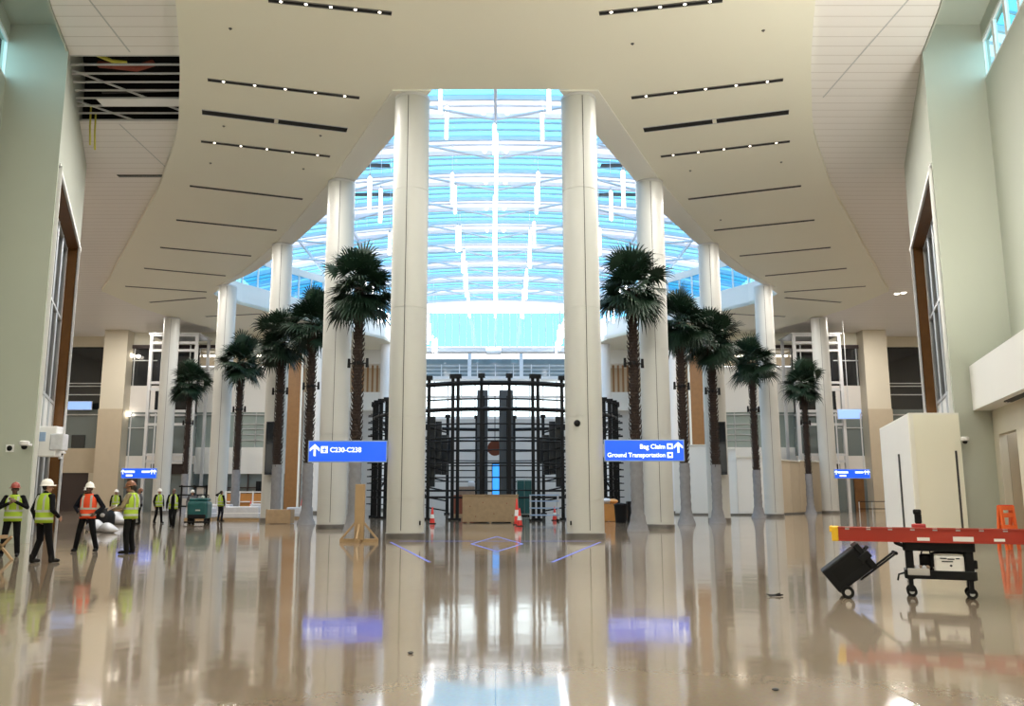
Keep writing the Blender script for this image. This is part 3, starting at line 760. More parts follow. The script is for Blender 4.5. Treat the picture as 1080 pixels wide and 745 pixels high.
icon=MB().span((-w/2+.46,-.106,h*.58-.12),(-w/2+.70,-.1,h*.58+.12)).build('gate_icon','sign_text',t)
pl=MB().box((-w/2+.58,-.108,h*.58),(.04,.004,.17)).box((-w/2+.58,-.108,h*.58),(.15,.004,.04)).box((-w/2+.58,-.108,h*.58-.065),(.08,.004,.025)).build('plane_mark','sign_blue',t)
put_text(t,'C230-C238',-w/2+.78,h*.58-.085,.235,'LEFT')
t,w,h=sign(637,721,464,487,30.5,'blue overhead sign reading Bag Claim and Ground Transportation, on the right nearest column',1)
arrow((w/2-.22,h*.64),.38).build('arrow','sign_text',t).location=(0,-.095,0)
put_text(t,'Bag Claim',w/2-.68,h*.58,.225,'RIGHT'); put_text(t,'Ground Transportation',w/2-.68,h*.2,.215,'RIGHT')
for z in (.69,.29):
    MB().span((w/2-.62,-.106,h*z-.10),(w/2-.42,-.1,h*z+.10)).build('icon','sign_text',t)
    MB().span((w/2-.57,-.11,h*z-.04),(w/2-.47,-.105,h*z+.05)).build('icon_mark','sign_blue',t)
def farsign(px0,px1,py0,py1,Y,label,flip):
    t,w,h=sign(px0,px1,py0,py1,Y,label,1)
    for c in list(t.children):
        if c.name.startswith('bracket'): bpy.data.objects.remove(c)
    for q in (-.35,.35):
        MB().bar((w*q,0,h),(w*q,0,zat(436,Y)-zat(py1,Y)),.07).build('hanger','steel_light',t)
    for (x0,x1,z0,z1) in ((-.40,-.12,.55,.75),(-.36,-.18,.2,.38),(.08,.3,.55,.75)): MB().span((x0*w,-.11,z0*h),(x1*w,-.1,z1*h)).build('text_line','sign_text',t)
    for x in (-.45,.36,.44): arrow((x*w,h*.64),h*.45).build('arrow','sign_text',t).location=(0,-.095,0)
farsign(128,166,494,505,66,'small blue lit sign hanging far left behind the workers',0)
farsign(880,917,495,505,66,'small blue lit sign hanging far right in front of the lift tower',1)

# ------------------------------------------------------------------ palms
def foliage_mesh(seed,n=66):
    rg=random.Random(seed); mb=MB()
    for i in range(n):
        u=(i+.5)/n; el=R(84-128*u**.95+rg.uniform(-9,9)); az=i*2.39996+rg.uniform(-.25,.25)
        lp=.18+.72*((i*7)%11)/10+.06*rg.random(); droop=.06+.22*u
        dr=Vector((math.cos(az)*math.cos(el),math.sin(az)*math.cos(el),math.sin(el)))
        side=Vector((-math.sin(az),math.cos(az),0)); base=Vector((0,0,-.15-.35*u))+dr*.10
        hub=base+dr*lp+Vector((0,0,-droop*.3))
        f=(dr+Vector((0,0,-droop))).normalized(); nrm=side.cross(f).normalized()
        roll=rg.uniform(-.7,.7); side2=(side*math.cos(roll)+nrm*math.sin(roll)); nrm=side2.cross(f).normalized()
        if nrm.z<0: nrm=-nrm
        mb.tube([base,base+dr*lp*.5+Vector((0,0,.02)),hub],[.026,.018,.013],5)
        ns=17; L0=.98*rg.uniform(.88,1.12)
        for k in range(ns):
            ph=R(-88+176*k/(ns-1)); d=(f*math.cos(ph)+side2*math.sin(ph))
            d=(d+nrm*(.16*math.cos(ph)-.05)).normalized()
            L=L0*(.60+.40*math.cos(ph*.8))*rg.uniform(.88,1.08); w=d.cross(nrm).normalized()
            sag=.10+.26*rg.random()*(.4+u)
            p0=hub; p1=hub+d*L*.48+Vector((0,0,-.02)); p2=hub+d*L*.78+Vector((0,0,-sag*.35)); p3=hub+d*L*.98+Vector((0,0,-sag))
            vs=[p0-w*.008,p0+w*.008,p1-w*.046,p1+w*.046,p2-w*.026,p2+w*.026,p3]
            mb.add(vs,[(0,1,3,2),(2,3,5,4),(4,5,6)])
    return mb.mesh('foliage','palm_leaf')
def trunk_mesh(seed):
    rg=random.Random(seed); mb=MB(); prof=[]; z=0.02
    while z<10.75:
        r=.205-.03*min(1,z/5)+.03*max(0,(z-9.6)); prof+=[(r,z),(r+.022,z+.09),(r-.004,z+.13)]; z+=.14
    mb.lathe(prof,14,jit=.06)
    z=3.2;k=0
    while z<10.6:
        for q in range(3):
            a=k*.9+q*2.094+rg.uniform(-.15,.15); r=.175; c=Vector((math.cos(a),math.sin(a),0)); p=c*r+Vector((0,0,z))
            mb.tube([p,p+c*.075+Vector((0,0,.09)),p+c*.10+Vector((0,0,.18+.05*rg.random()))],[.045,.028,.010],5)
        z+=.10; k+=1
    return mb.mesh('trunk','palm_bark')
def wrap_mesh(seed):
    rg=random.Random(seed); prof=[]
    for i in range(22):
        z=i/21*3.15; r=.27+.20*max(0,1-z/.9)**1.6+.01*math.sin(i*2.1); prof.append((r,z))
    return MB().lathe(prof,22,jit=.07).mesh('trunk_wrap','burlap',True,60)
FM=[foliage_mesh(k) for k in (1,2,3)]; TM=[trunk_mesh(4),trunk_mesh(5)]; WM=[wrap_mesh(6),wrap_mesh(7)]
def palm(x,y,k,hc,label):
    t=thing('palm_tree',label,'palm tree',(x,y,0),k*1.7,'palm trees in two rows across the hall')
    for nm,me in (('foliage',FM[k%3]),('trunk',TM[k%2]),('trunk_wrap',WM[(k+1)%2])):
        o=bpy.data.objects.new(nm,me); COL.objects.link(o); o.parent=t
        if nm=='foliage': o.location=(0,0,hc); o.scale=(1.12,1.12,1.12)
        if nm=='trunk': o.scale=(1,1,(hc-.45)/10.75)
    for q in (-1,1):
        u=MB(); u.bar((q*.15,0,7.2),(q*.42,0,7.2),.05); u.tube([(q*.42,0,7.02),(q*.42,0,7.42)],[.075,.06],8)
        o=u.build('uplight','black_plastic',t); o.rotation_euler=(0,0,-k*1.7+(.3 if k%2 else -.2))
    MB().lathe([(.21,7.12),(.23,7.14),(.23,7.26),(.21,7.28)],14).build('clamp_band','black_plastic',t)
pal=[((375,555),(671,558)),((325,553),(722,553)),((292,549),(755,549)),((249,545),(798,545)),((195,541),(853,541))]
pn=['nearest','second','third','fourth','farthest']
PY=[37.0,45.0,47.3,57.5,68.5]
PC=[295,333,353,376,399]
for i,(l,r) in enumerate(pal):
    for s,side in SIDES:
        px,py=l if s<0 else r
        palm(xat(px+(-1.0 if s<0 else 1.0),PY[i],520),PY[i],i*2+(s>0),zat(PC[i],PY[i]),'%s of the five fan palms on the %s, pale cloth round its foot'%(pn[i],side))

# ------------------------------------------------------------------ black steel ring frame in the middle
t=thing('ring_frame','tall round black steel frame of posts and rings in the middle of the atrium','steel frame',(0,60.5,0))
RR=8.5
xs=[.85,2.3,2.62,4.15,5.6,6.6,7.1,7.6,8.0,8.3,8.45]
posts=[]
for x in xs:
    for s in (-1,1): posts.append((s*x,-math.sqrt(RR*RR-x*x),8.75 if x<4.5 else 7.7))
for x in (1.5,3.8,6.0,7.7):
    for s in (-1,1): posts.append((s*x,math.sqrt(RR*RR-x*x),7.7))
for (x,y,h) in posts:
    mb=MB(); mb.bar((x,y,0),(x,y,h),.2 if y<0 and abs(x)<5 else .24,.2); mb.box((x,y,h),(.42,.42,.24)); mb.box((x,y,.06),(.45,.45,.12))
    q=1 if x>0 else -1
    if abs(x)>4:
        for k in range(14): mb.bar((x,y,.9+k*.46),(x+q*.42,y-.1,.9+k*.46),.06)
    mb.build('post','steel_black',t)
def ringpts(r,z,a0,a1,n=40): return [(r*math.sin(a0+(a1-a0)*i/n),-r*math.cos(a0+(a1-a0)*i/n),z) for i in range(n+1)]
for z,w,full in ((8.3,.30,0),(7.32,.10,0),(6.7,.26,1),(5.8,.10,1),(4.95,.10,1),(4.75,.10,0),(4.2,.08,1),(3.42,.09,1),(3.25,.07,0),(2.55,.08,1),(1.78,.08,1),(1.35,.12,1)):
    a=math.pi if full else math.asin(4.3/RR)
    mb=MB(); mb.tube(ringpts(RR,z,-a,a,64 if full else 20),w/2,8); mb.build('ring','steel_black',t,True)
for s in (-1,1):
    for k in range(4):
        x=s*(4.05-.33*k); mb=MB(); mb.box((x,-6.3+k*1.1,(4.2,4.5,4.1,4.4)[k]),(.5,.3,(4.4,3.4,2.6,1.7)[k])); mb.build('media_panel','panel_black',t)
    mb=MB()
    for k in range(9): mb.bar((s*3.1,-5.5,.5+k*.62),(s*4.3,-6.9,.5+k*.62+.25),.1,.08)
    mb.build('panel_bracket','steel_black',t)
    mb=MB(); mb.bar((s*4.3,-7.1,1.4),(s*8.2,-2.2,6.8),.09); mb.bar((s*4.3,-7.1,5.8),(s*8.2,-2.2,1.4),.09); mb.build('brace','steel_black',t)
for px0,px1,py0,lab in ((503,514.5,412,'left'),(526.5,541,412,'right')):
    Y=56.; a=at(px0,522,Y); b=at(px1,py0,Y)
    o=thing('media_pylon','dark slate upright slab standing inside the black frame, the %s one of two'%lab,'display slab',((a.x+b.x)/2,Y,0)); w=b.x-a.x
    MB().span((-w/2,-.2,.3),(w/2,.2,b.z)).build('slab','panel_slate',o,bevel=.02)
    MB().span((-w/2+.06,-.22,.6),(w/2-.06,-.201,b.z-.1)).build('screen','panel_slate',o)
    MB().span((-w/2-.2,-.4,0),(w/2+.2,.4,.3)).build('plinth','steel_black',o)
    MB().bar((w*.1,-.3,.3),(w*.1,-.3,b.z-.4),.14).build('rail','steel_black',o)
Y=57.5; a=at(519.5,523,Y); b=at(529,490,Y)
t=thing('lit_screen','tall bright blue lit screen glowing inside the black frame','screen',((a.x+b.x)/2,Y,0)); w=b.x-a.x
MB().span((-w/2,-.06,a.z),(w/2,.06,b.z)).build('panel','screen_blue',t); MB().span((-w/2-.05,.06,0),(w/2+.05,.16,b.z+.05)).build('back','steel_black',t); MB().span((-w/2-.2,-.3,0),(w/2+.2,.35,.12)).build('foot','steel_black',t)
t=thing('cable_reel','round rusty red reel hanging in the middle of the black frame','reel',at(522,473,56.5))
MB().lathe([(.5,-.1),(.5,-.06),(.2,-.05),(.2,.05),(.5,.06),(.5,.1)],18).build('drum','rust',t,True); [setattr(c,'rotation_euler',(math.pi/2,.3,0)) for c in t.children]
MB().bar((0,0,.45),(0,0,3.5),.05).build('chain','steel_black',t)
# plywood box before the frame
t=thing('plywood_crate','long low plywood box standing in front of the black frame','crate',(-.28,47.9,0))
MB().span((-1.52,-.75,.06),(1.52,.75,1.48)).build('panels','plywood',t,bevel=.015); MB().span((-1.56,-.79,1.48),(1.56,.79,1.53)).build('lid','plywood',t)
for x in (-1.2,0,1.2): MB().span((x-.06,-.75,0),(x+.06,.75,.06)).build('runner','lumber',t)
for x,z in ((-1.1,.9),(-.4,1.1),(.2,.5),(.9,1.05),(1.2,.4),(-.8,.35)): MB().lathe([(.03,0),(.03,.01)],8).build('knot','rust',t).location=(x,-.752,z); 
for c in t.children:
    if c.name.startswith('knot'): c.rotation_euler=(math.pi/2,0,0)

def cone(px,Y,label,h=.75):
    t=thing('traffic_cone',label,'traffic cone',(xat(px,Y,545),Y,0))
    MB().span((-.19,-.19,0),(.19,.19,.04)).build('base','rubber',t,bevel=.01)
    MB().lathe([(.14,.04),(.035,h),(.02,h+.02)],20).build('cone_body','cone_red',t,True)
    MB().lathe([(.118,h*.34),(.09,h*.58)],20).build('reflective_band','white_paint',t,True); return t
cone(548,42.5,'red and white traffic cone at the right end of the plywood box',.85); cone(545,44.5,'red and white traffic cone half hidden beside the plywood box',1.3)
cone(456,46,'red and white traffic cone right of the left nearest column',.85)
cone(585,52,'traffic cone at the foot of the black frame, left of the right nearest column',.8)
# green cabinet, trolleys beyond
t=thing('equipment_cabinet','dull green cabinet standing inside the black frame on the right','cabinet',(xat(553,62,530),62,0))
MB().span((-.55,-.3,.1),(.55,.3,2.6)).build('body','green_glass',t,bevel=.02); MB().span((-.5,-.33,.2),(0-.02,-.3,2.5)).build('door','teal_plastic',t); MB().span((.02,-.33,.2),(.5,-.3,2.5)).build('door','teal_plastic',t); MB().span((-.5,-.25,0),(.5,.25,.1)).build('plinth','steel_black',t)
t=thing('pallet_stack','brown boxes on a pallet behind the left side of the plywood box','pallet',(xat(492,63,530),63,0))
MB().span((-1,-.6,0),(1,.6,.15)).build('pallet','lumber',t); MB().span((-.9,-.5,.15),(.9,.5,1.5)).build('boxes','rust',t,bevel=.03); MB().span((-.7,-.4,1.5),(.6,.4,2.1)).build('top_boxes','brown_goods',t,bevel=.03); MB().span((.1,-.3,2.1),(.6,.2,2.5)).build('bag','wrap_plastic',t,bevel=.1)
t=thing('scaffold_trolley','low pale steel trolley rack at the right foot of the black frame','trolley',(xat(574,50.5,545),50.5,0))
for x in (-.8,.8):
    for y in (-.35,.35): MB().bar((x,y,.1),(x,y,1.5),.06).build('upright','steel_light',t); MB().sphere((x,y,.07),.07).build('castor','rubber',t)
for z in (.35,.75,1.15,1.5): MB().span((-.85,-.4,z-.03),(.85,.4,z+.03)).build('shelf','sign_case',t)

# blue tape on the floor
tp=[((-3.4,28.3),(-1.5,20.0)),((3.4,28.3),(1.3,20.0)),((-.75,27.3),(.05,32.0)),((.05,32.0),(.85,27.3)),((-.75,27.3),(.05,23.7)),((.05,23.7),(.85,27.3)),((-3.2,28.9),(3.3,28.9))]
tl=['left diagonal strip','right diagonal strip','far left edge of the diamond','far right edge of the diamond','near left edge of the diamond','near right edge of the diamond','straight cross strip between the nearest columns']
for (a,b),l in zip(tp,tl):
    tag(MB().bar((*a,.002),(*b,.002),.07,.004).build('floor_tape','tape_blue'),'blue masking tape on the floor, %s'%l,'tape')

# ------------------------------------------------------------------ timber stand, boxes, bins beside the palms
t=thing('timber_stand','rough timber post on a braced cross base, left of the nearest left column','timber stand',(-4.42,28.3,0))
MB().span((-.15,-.12,.05),(.15,.12,1.86)).build('post','lumber',t,bevel=.01)
MB().span((-.62,-.07,0),(.62,.07,.11)).build('foot','lumber',t); MB().span((-.07,-.55,0),(.07,.55,.1)).build('foot','lumber',t)
for q in (-1,1): MB().bar((q*.58,0,.1),(q*.14,0,.62),.1,.06).build('brace','lumber',t); MB().bar((0,q*.5,.1),(0,q*.1,.55),.06,.1).build('brace','lumber',t)
def crate(px,Y,w,d,h,label,m='lumber'):
    t=thing('wooden_crate',label,'crate',(xat(px,Y,545),Y,0)); n=4
    for q in (-1,1): MB().span((-w/2,q*d/2-.02,.02),(w/2,q*d/2+.02,h)).build('side_panel',m,t,bevel=.005); MB().span((q*w/2-.02,-d/2,.02),(q*w/2+.02,d/2,h)).build('end_panel',m,t)
    for x in (-w/2+.05,w/2-.05): MB().span((x-.05,-d/2-.045,0),(x+.05,-d/2-.02,h+.02)).build('batten',m,t)
    MB().span((-w/2,-d/2,h-.03),(w/2,d/2,h)).build('lid',m,t); return t
crate(295.5,46.1,1.28,.85,.74,'wooden box at the foot of the third palm on the left','plywood')
crate(645,50.2,1.15,.9,1.0,'orange wooden crate behind the nearest right palm','crate_orange')
def bin_(px,Y,label):
    t=thing('waste_bin',label,'bin',(xat(px,Y,548),Y,0))
    MB().lathe([(.30,0),(.36,.92),(.385,.94),(.385,1.0),(.35,1.0),(.33,.9),(.28,.06)],20).build('bin_body','black_plastic',t,True); MB().lathe([(.345,.98),(.30,1.04),(.05,1.08)],20).build('lid','black_plastic',t,True)
bin_(655,47.2,'black waste bin between the right nearest column and palm')
t=thing('goods_stack','pale sacks on top of the orange crate','sacks',(xat(643,50.2,540),50.2,1.0))
MB().sphere((-.2,0,.16),(.35,.3,.17)).build('sack','wrap_plastic',t,True); MB().sphere((.2,0,.14),(.3,.3,.15)).build('sack','label_orange',t,True)
t=thing('equipment_case','black equipment case standing right of the waste bin','case',(xat(667,49,548),49,0)); MB().span((-.3,-.3,.05),(.3,.3,1.15)).build('shell','black_plastic',t,bevel=.04); MB().bar((-.2,-.32,1.0),(.2,-.32,1.0),.05).build('handle','steel_black',t)
for q in (-.22,.22): MB().span((q-.05,-.25,0),(q+.05,.25,.06)).build('foot','rubber',t)

# right hand site hoarding between the columns
HB=[(xat(712,66.5,540),66.5),(xat(748,66.0,540),66.0),(xat(779,65.,540),65.),(xat(812,65.,540),65.),(xat(846,70.5,540),70.5),(xat(880,75.5,540),75.5)]
tops=[468,469,480,485,487,488]
mt=['strip_white','green_glass','green_glass','tan_panel','tan_panel']
t=thing('site_hoarding','long pale panelled site hoarding behind the palms and columns on the right','hoarding',(0,0,0))
for i in range(5):
    (x0,y0),(x1,y1)=HB[i],HB[i+1]; z=(zat(tops[i],y0)+zat(tops[i+1],y1))/2 if i else zat(470,66)
    n=max(1,round(math.hypot(x1-x0,y1-y0)/2.4))
    for k in range(n):
        a=(x0+(x1-x0)*(k+.008)/n,y0+(y1-y0)*(k+.008)/n); b=(x0+(x1-x0)*(k+.992)/n,y0+(y1-y0)*(k+.992)/n)
        MB().ribbon([a,b],0.02,z,.08).build('panel','wall_white' if i<3 else 'tan_panel',t)
    MB().bar((x0,y0,z+.03),(x1,y1,z+.03),.14,.08).build('cap_rail','strip_white',t)
    MB().bar((x0,y0-.1,.06),(x1,y1-.1,.06),.06,.12).build('skirting','base_metal',t)

# white temporary enclosure against the right portal
t=thing('temporary_enclosure','tall cream temporary plywood enclosure against the right portal','enclosure',(0,0,0))
zt=4.05
MB().prism([(13.25,27.3),(14.84,27.3),(14.84,27.4),(13.25,27.4)],0,zt).build('front_panel','soffit_cream',t)
MB().prism([(13.25,27.3),(13.33,27.3),(15.32,33.9),(15.24,33.9)],0,zt).build('side_panel','wall_white',t)
MB().prism([(13.22,27.27),(13.36,27.27),(13.36,27.3),(13.22,27.3)],0,zt+.03).build('corner_trim','strip_white',t)
MB().prism([(13.25,27.3),(14.84,27.3),(14.84,27.42),(13.25,27.42)],zt,zt+.06).build('top_cap','strip_white',t)
MB().prism([(13.25,27.3),(13.36,27.3),(15.36,33.9),(15.24,33.9)],zt,zt+.06).build('top_cap','strip_white',t)
MB().prism([(13.9,29.6),(13.93,29.6),(13.97,29.75),(13.94,29.75)],0,2.9).build('door_gap','seam_dark',t)
MB().prism([(14.62,27.28),(14.68,27.28),(14.68,27.3),(14.62,27.3)],0,2.9).build('edge_gap','seam_dark',t)

# cameras and sensors on the piers
def wallcam(p,label,s,big=1):
    t=thing('security_camera',label,'security camera',p)
    MB().bar((0,0,0),(-s*.02,-.28*big,0),.06*big).build('bracket','white_paint',t); MB().lathe([(.02,-.08*big),(.12*big,-.02),(.13*big,.06*big),(.08*big,.09*big)],14,(0,-.33*big,0)).build('housing','white_paint',t,True); MB().sphere((0,-.33*big,-.07*big),.075*big).build('dome','black_plastic',t,True)
wallcam(Vector((14.9,27.5,3.25)),'white security camera on the right portal trim above the enclosure',1)
wallcam(Vector((-14.9,27.5,3.1)),'white security camera on the left portal trim, higher and nearer one',-1,1.2)
wallcam(at(70,478,37.2)+Vector((0,-.1,0)),'white security camera on the far edge of the left portal, upper one',-1)
wallcam(at(67,484,37.2)+Vector((0,-.1,0)),'small white sensor just below the camera on the far edge of the left portal',-1,.6)
t=thing('junction_box','white plastic draped utility box on the left portal edge','utility box',(-14.72,28.3,2.75)); MB().span((-.3,-.2,0),(.3,.25,1.0)).build('box','white_paint',t,bevel=.04); MB().span((.1,-.25,.2),(.55,.15,.75)).build('cover','wrap_plastic',t,bevel=.05); MB().span((-.25,-.22,.5),(-.05,-.2,.8)).build('door','sign_case',t)
t=thing('wall_sensor','small round dark sensor on the left pier above the leftmost worker','sensor',at(10,473,27.5)); MB().sphere((0,0,0),(.09,.05,.09)).build('lens','black_plastic',t,True); MB().span((-.12,.0,-.12),(.12,.05,.12)).build('plate','white_paint',t)

# orange folding barrier by the niche
t=thing('folding_barrier','orange plastic folding barrier leaning by the niche at far right','barrier',(14.35,24.4,0),.25)
for q in (-1,1):
    mb=MB(); mb.bar((-.2,q*.14,0),(-.2,q*.03,1.22),.07); mb.bar((.2,q*.14,0),(.2,q*.03,1.22),.07)
    for z in (.3,.62,.95,1.15): mb.bar((-.2,q*(.14-.11*z/1.22),z),(.2,q*(.14-.11*z/1.22),z),.06,.12)
    mb.build('frame','orange_plastic',t)
MB().bar((-.22,0,1.2),(.22,0,1.2),.07).build('hinge','cone_red',t)

# ------------------------------------------------------------------ utility cart, ladder, tool box
CY0=13.3
t=thing('utility_cart','black two shelf utility cart carrying the red ladder','utility cart',(6.73,CY0,0),0)
cart=t
W,D=.93,.44
for z,h in ((.27,.13),(.68,.13)):
    mb=MB(); mb.span((-W/2,-D/2,z),(W/2,D/2,z+.05))
    for q in (-1,1): mb.span((-W/2,q*D/2-.02,z),(W/2,q*D/2+.02,z+h)); mb.span((q*W/2-.02,-D/2,z),(q*W/2+.02,D/2,z+h))
    mb.build('shelf','black_plastic',t,bevel=.012)
for x in (-.40,.40):
    for y in (-.17,.17):
        MB().span((x-.055,y-.04,.26),(x+.055,y+.04,.70)).build('leg','black_plastic',t,bevel=.01)
        c=MB(); c.tube([(x,y-.025,.075),(x,y+.025,.075)],.075,16); w=c.build('castor','rubber',t); MB().tube([(x,y-.03,.075),(x,y+.03,.075)],.035,10).build('hub','steel_light',w); MB().span((x-.03,y-.045,.08),(x+.03,y+.045,.29)).build('fork','steel_black',w)
MB().tube([(-W/2,-.18,.74),(-W/2-.12,-.18,.79),(-W/2-.12,.18,.79),(-W/2,.18,.74)],.022,8).build('push_handle','black_plastic',t,True)
MB().tube([(-W/2-.01,-.24,.36),(-W/2-.10,-.24,.33),(-W/2-.12,-.24,.24)],.016,6).build('hook','black_plastic',t,True)
MB().box((.475,-.17,.5),(.05,.1,.12)).build('side_pocket','black_plastic',t,bevel=.01)
# ladder lying on edge across the cart
zl=.815; x0=5.28; x1=9.6
t=thing('ladder','long red fibreglass extension ladder lying on its side across the cart','ladder',(0,13.18,0))
for k,(y,dz) in enumerate(((-.16,0),(.14,.0))):
    mb=MB(); mb.span((x0,y-.015,zl),(x1,y+.015,zl+.20)); mb.span((x0,y-.03,zl+.19),(x1,y+.03,zl+.205)); mb.span((x0,y-.03,zl-.005),(x1,y+.03,zl+.01))
    r=mb.build('side_rail','ladder_red',t)
    if k==0:
        for a,b,m,z0,z1 in ((6.45,6.62,'label_white',.02,.07),(6.93,7.20,'label_white',.02,.09),(7.46,7.60,'label_white',.03,.07),(7.85,8.05,'label_orange',.02,.07)):
            MB().span((a,y-.019,zl+z0),(b,y-.0155,zl+z1)).build('sticker',m,r)
for i in range(14):
    x=x0+.2+i*.305; MB().tube([(x,-.16,zl+.1),(x,.14,zl+.1)],.018,8).build('rung','aluminium',t)
    MB().span((x-.03,-.185,zl+.17),(x+.03,-.14,zl+.21)).build('rung_bracket','aluminium',t)
for y in (-.16,.14):
    MB().span((x0-.03,y-.035,zl-.01),(x0+.07,y+.035,zl+.215)).build('end_boot','ladder_yellow',t,bevel=.015)
    MB().span((x0-.06,y-.03,zl+.13),(x0-.02,y+.03,zl+.22)).build('foot','ladder_yellow',t,bevel=.01)
# red tool with black head on the cart behind the ladder
t=thing('cordless_tool','red tool with black grip standing on the cart behind the ladder','power tool',(6.50,13.455,.735))
MB().span((-.10,-.08,0),(.10,.08,.34)).build('battery_base','red_plastic',t,bevel=.02); MB().span((-.05,-.05,.34),(.05,.05,.50)).build('grip','black_plastic',t,bevel=.02); MB().span((-.065,-.07,.48),(.05,.07,.56)).build('head','black_plastic',t,bevel=.02)
# goods on the lower shelf
t=thing('label_tub','white printed tub in a black carry frame on the lower cart shelf','tub',(6.86,13.2,.322))
MB().span((-.20,-.12,0),(.20,.12,.30)).build('tub','label_white',t,bevel=.03)
MB().tube([(-.21,0,.12),(-.22,0,.32),(-.12,0,.345),(.12,0,.345),(.22,0,.32),(.21,0,.12)],.028,8).build('handle','black_plastic',t,True)
mb=MB()
for x0_,x1_,z in ((-.12,-.03,.25),(-.02,.07,.24),(.09,.14,.25),(-.10,.05,.205),(-.09,.12,.05)): mb.span((x0_,-.123,z),(x1_,-.1195,z+.018))
mb.box((.02,-.122,.155),(.03,.003,.03),(0,.78,0)); mb.build('print','print_dark',t)
t=thing('tool_bag','black tool bag behind the white tub on the cart','bag',(6.58,13.40,.322)); MB().span((-.11,-.07,0),(.07,.10,.30)).build('bag','black_plastic',t,bevel=.03); MB().tube([(-.08,0,.30),(-.06,0,.35),(.04,0,.35),(.05,0,.30)],.014,6).build('strap','black_plastic',t)
t=thing('parts_tray','grey tray of small parts on the left of the lower cart shelf','tray',(6.46,13.17,.322)); MB().span((-.17,-.12,0),(.13,.08,.10)).build('tray','case_grey',t,bevel=.01)
for i in range(6): MB().sphere((-.13+i*.048,-.03+(i%2)*.04,.11),.035,8,6).build('fitting','brown_goods' if i%2 else 'wrap_plastic',t,True)
t=thing('small_carton','small grey carton on the right of the lower cart shelf','carton',(7.155,13.2,.322)); MB().span((-.06,-.1,0),(.06,.1,.13)).build('carton','case_grey',t,bevel=.006); MB().span((-.05,-.103,.03),(.05,-.1,.09)).build('label','label_white',t)
# wheeled tool box, tipped back on its handle
t=thing('rolling_toolbox','black wheeled tool box tipped back on its pull handle, left of the cart','tool box',(5.42,13.8,0))
tilt=R(-52)
def tl(mb,name,m,par=t,**k):
    e=Euler((0,-tilt-R(90),0)).to_matrix() if False else Matrix.Rotation(R(38+0),3,'Y').inverted()
    mb.v=[tuple(e@Vector(p)+Vector((.0,0,.085))) for p in mb.v]; return mb.build(name,m,par,**k)
# local frame: x along the box length (from the wheels up the handle), z its depth
tl(MB().span((-.10,-.24,.06),(.56,.24,.50)),'body','black_plastic',bevel=.03)
tl(MB().span((.56,-.25,.05),(.66,.25,.52)),'lid','black_plastic',bevel=.02)
tl(MB().span((.02,-.245,.2),(.5,-.238,.42)),'side_recess','rubber')
tl(MB().span((.50,-.27,.22),(.70,-.23,.34)),'latch','steel_black',bevel=.01)
for y in (-.22,.22):
    tl(MB().tube([(.30,y*.7,.03),(1.02,y*.7,.03)],.018,8),'handle_rail','steel_black')
tl(MB().tube([(1.02,-.18,.03),(1.02,.18,.03)],.03,8),'handle_grip','black_plastic')
tl(MB().tube([(.66,-.12,.34),(.74,-.1,.36),(.74,.1,.36),(.66,.12,.34)],.02,8),'carry_handle','black_plastic')
for y in (-.27,.27):
    w=MB().tube([(0,y-.025,.10),(0,y+.025,.10)],.10,20).build('wheel','rubber',t); MB().tube([(0,y-.03,.10),(0,y+.03,.10)],.05,12).build('hub','case_grey',w)
t.rotation_euler=(0,0,-.30); t.scale=(.90,.90,.90); t.location=(5.30,13.3,0)
piv=Vector((6.73,13.3,0))
for o in [o for o in COL.objects if o.parent is None and o.name.split('.')[0] in ('utility_cart','ladder','cordless_tool','label_tub','tool_bag','parts_tray','small_carton')]:
    o.location=piv+Matrix.Rotation(R(-24),3,'Z')@(Vector(o.location)-piv); o.rotation_euler=(0,0,R(-24))
# scrap on the floor
t=thing('floor_scrap','small torn black scrap lying on the floor left of the tool box','scrap',(4.22,13.35,0),.2)
MB().add([(-.10,-.05,.005),(.10,-.03,.005),(.11,.02,.05),(-.02,.06,.008),(-.12,.03,.04),(0,0,.03)],[(0,1,5),(1,2,5),(2,3,5),(3,4,5),(4,0,5)]).build('scrap_sheet','black_plastic',t); MB().bar((.02,-.02,.02),(.14,-.01,.02),.02).build('tail','black_plastic',t)
for k,(px,py,l) in enumerate(((818,729,'speck of dark debris near the bottom right of the floor'),(433,690,'speck of dark debris on the floor below the left nearest column'))):
    d=(CY-py)/F; tt=-CH/(math.sin(TH)+d*math.cos(TH)); o=MB().sphere((0,0,.012),(.03,.02,.012),8,6).build('debris','print_dark',None,True); o.location=((px-CX)/F*tt,(math.cos(TH)-d*math.sin(TH))*tt,0); tag(o,l,'debris')
# wooden sawhorse cut by the left edge
t=thing('sawhorse','low wooden sawhorse at the left edge of the hall floor','sawhorse',(-11.62,20.1,0),R(90))
for x in (-.45,.45): MB().bar((x,-.28,0),(x,.22,.55),.06,.05).build('leg','lumber',t); MB().bar((x,.28,0),(x,-.22,.55),.06,.05).build('leg','lumber',t)
MB().span((-.6,-.05,.50),(.6,.05,.58)).build('beam','lumber',t)
t=thing('tool_pouch','orange brown pouch resting on the sawhorse','pouch',(-11.64,20.1,.58),R(90)); MB().span((-.3,-.1,0),(.2,.1,.16)).build('pouch','rust',t,bevel=.04); MB().bar((-.2,0,.16),(.1,0,.18),.03).build('strap','cone_red',t)

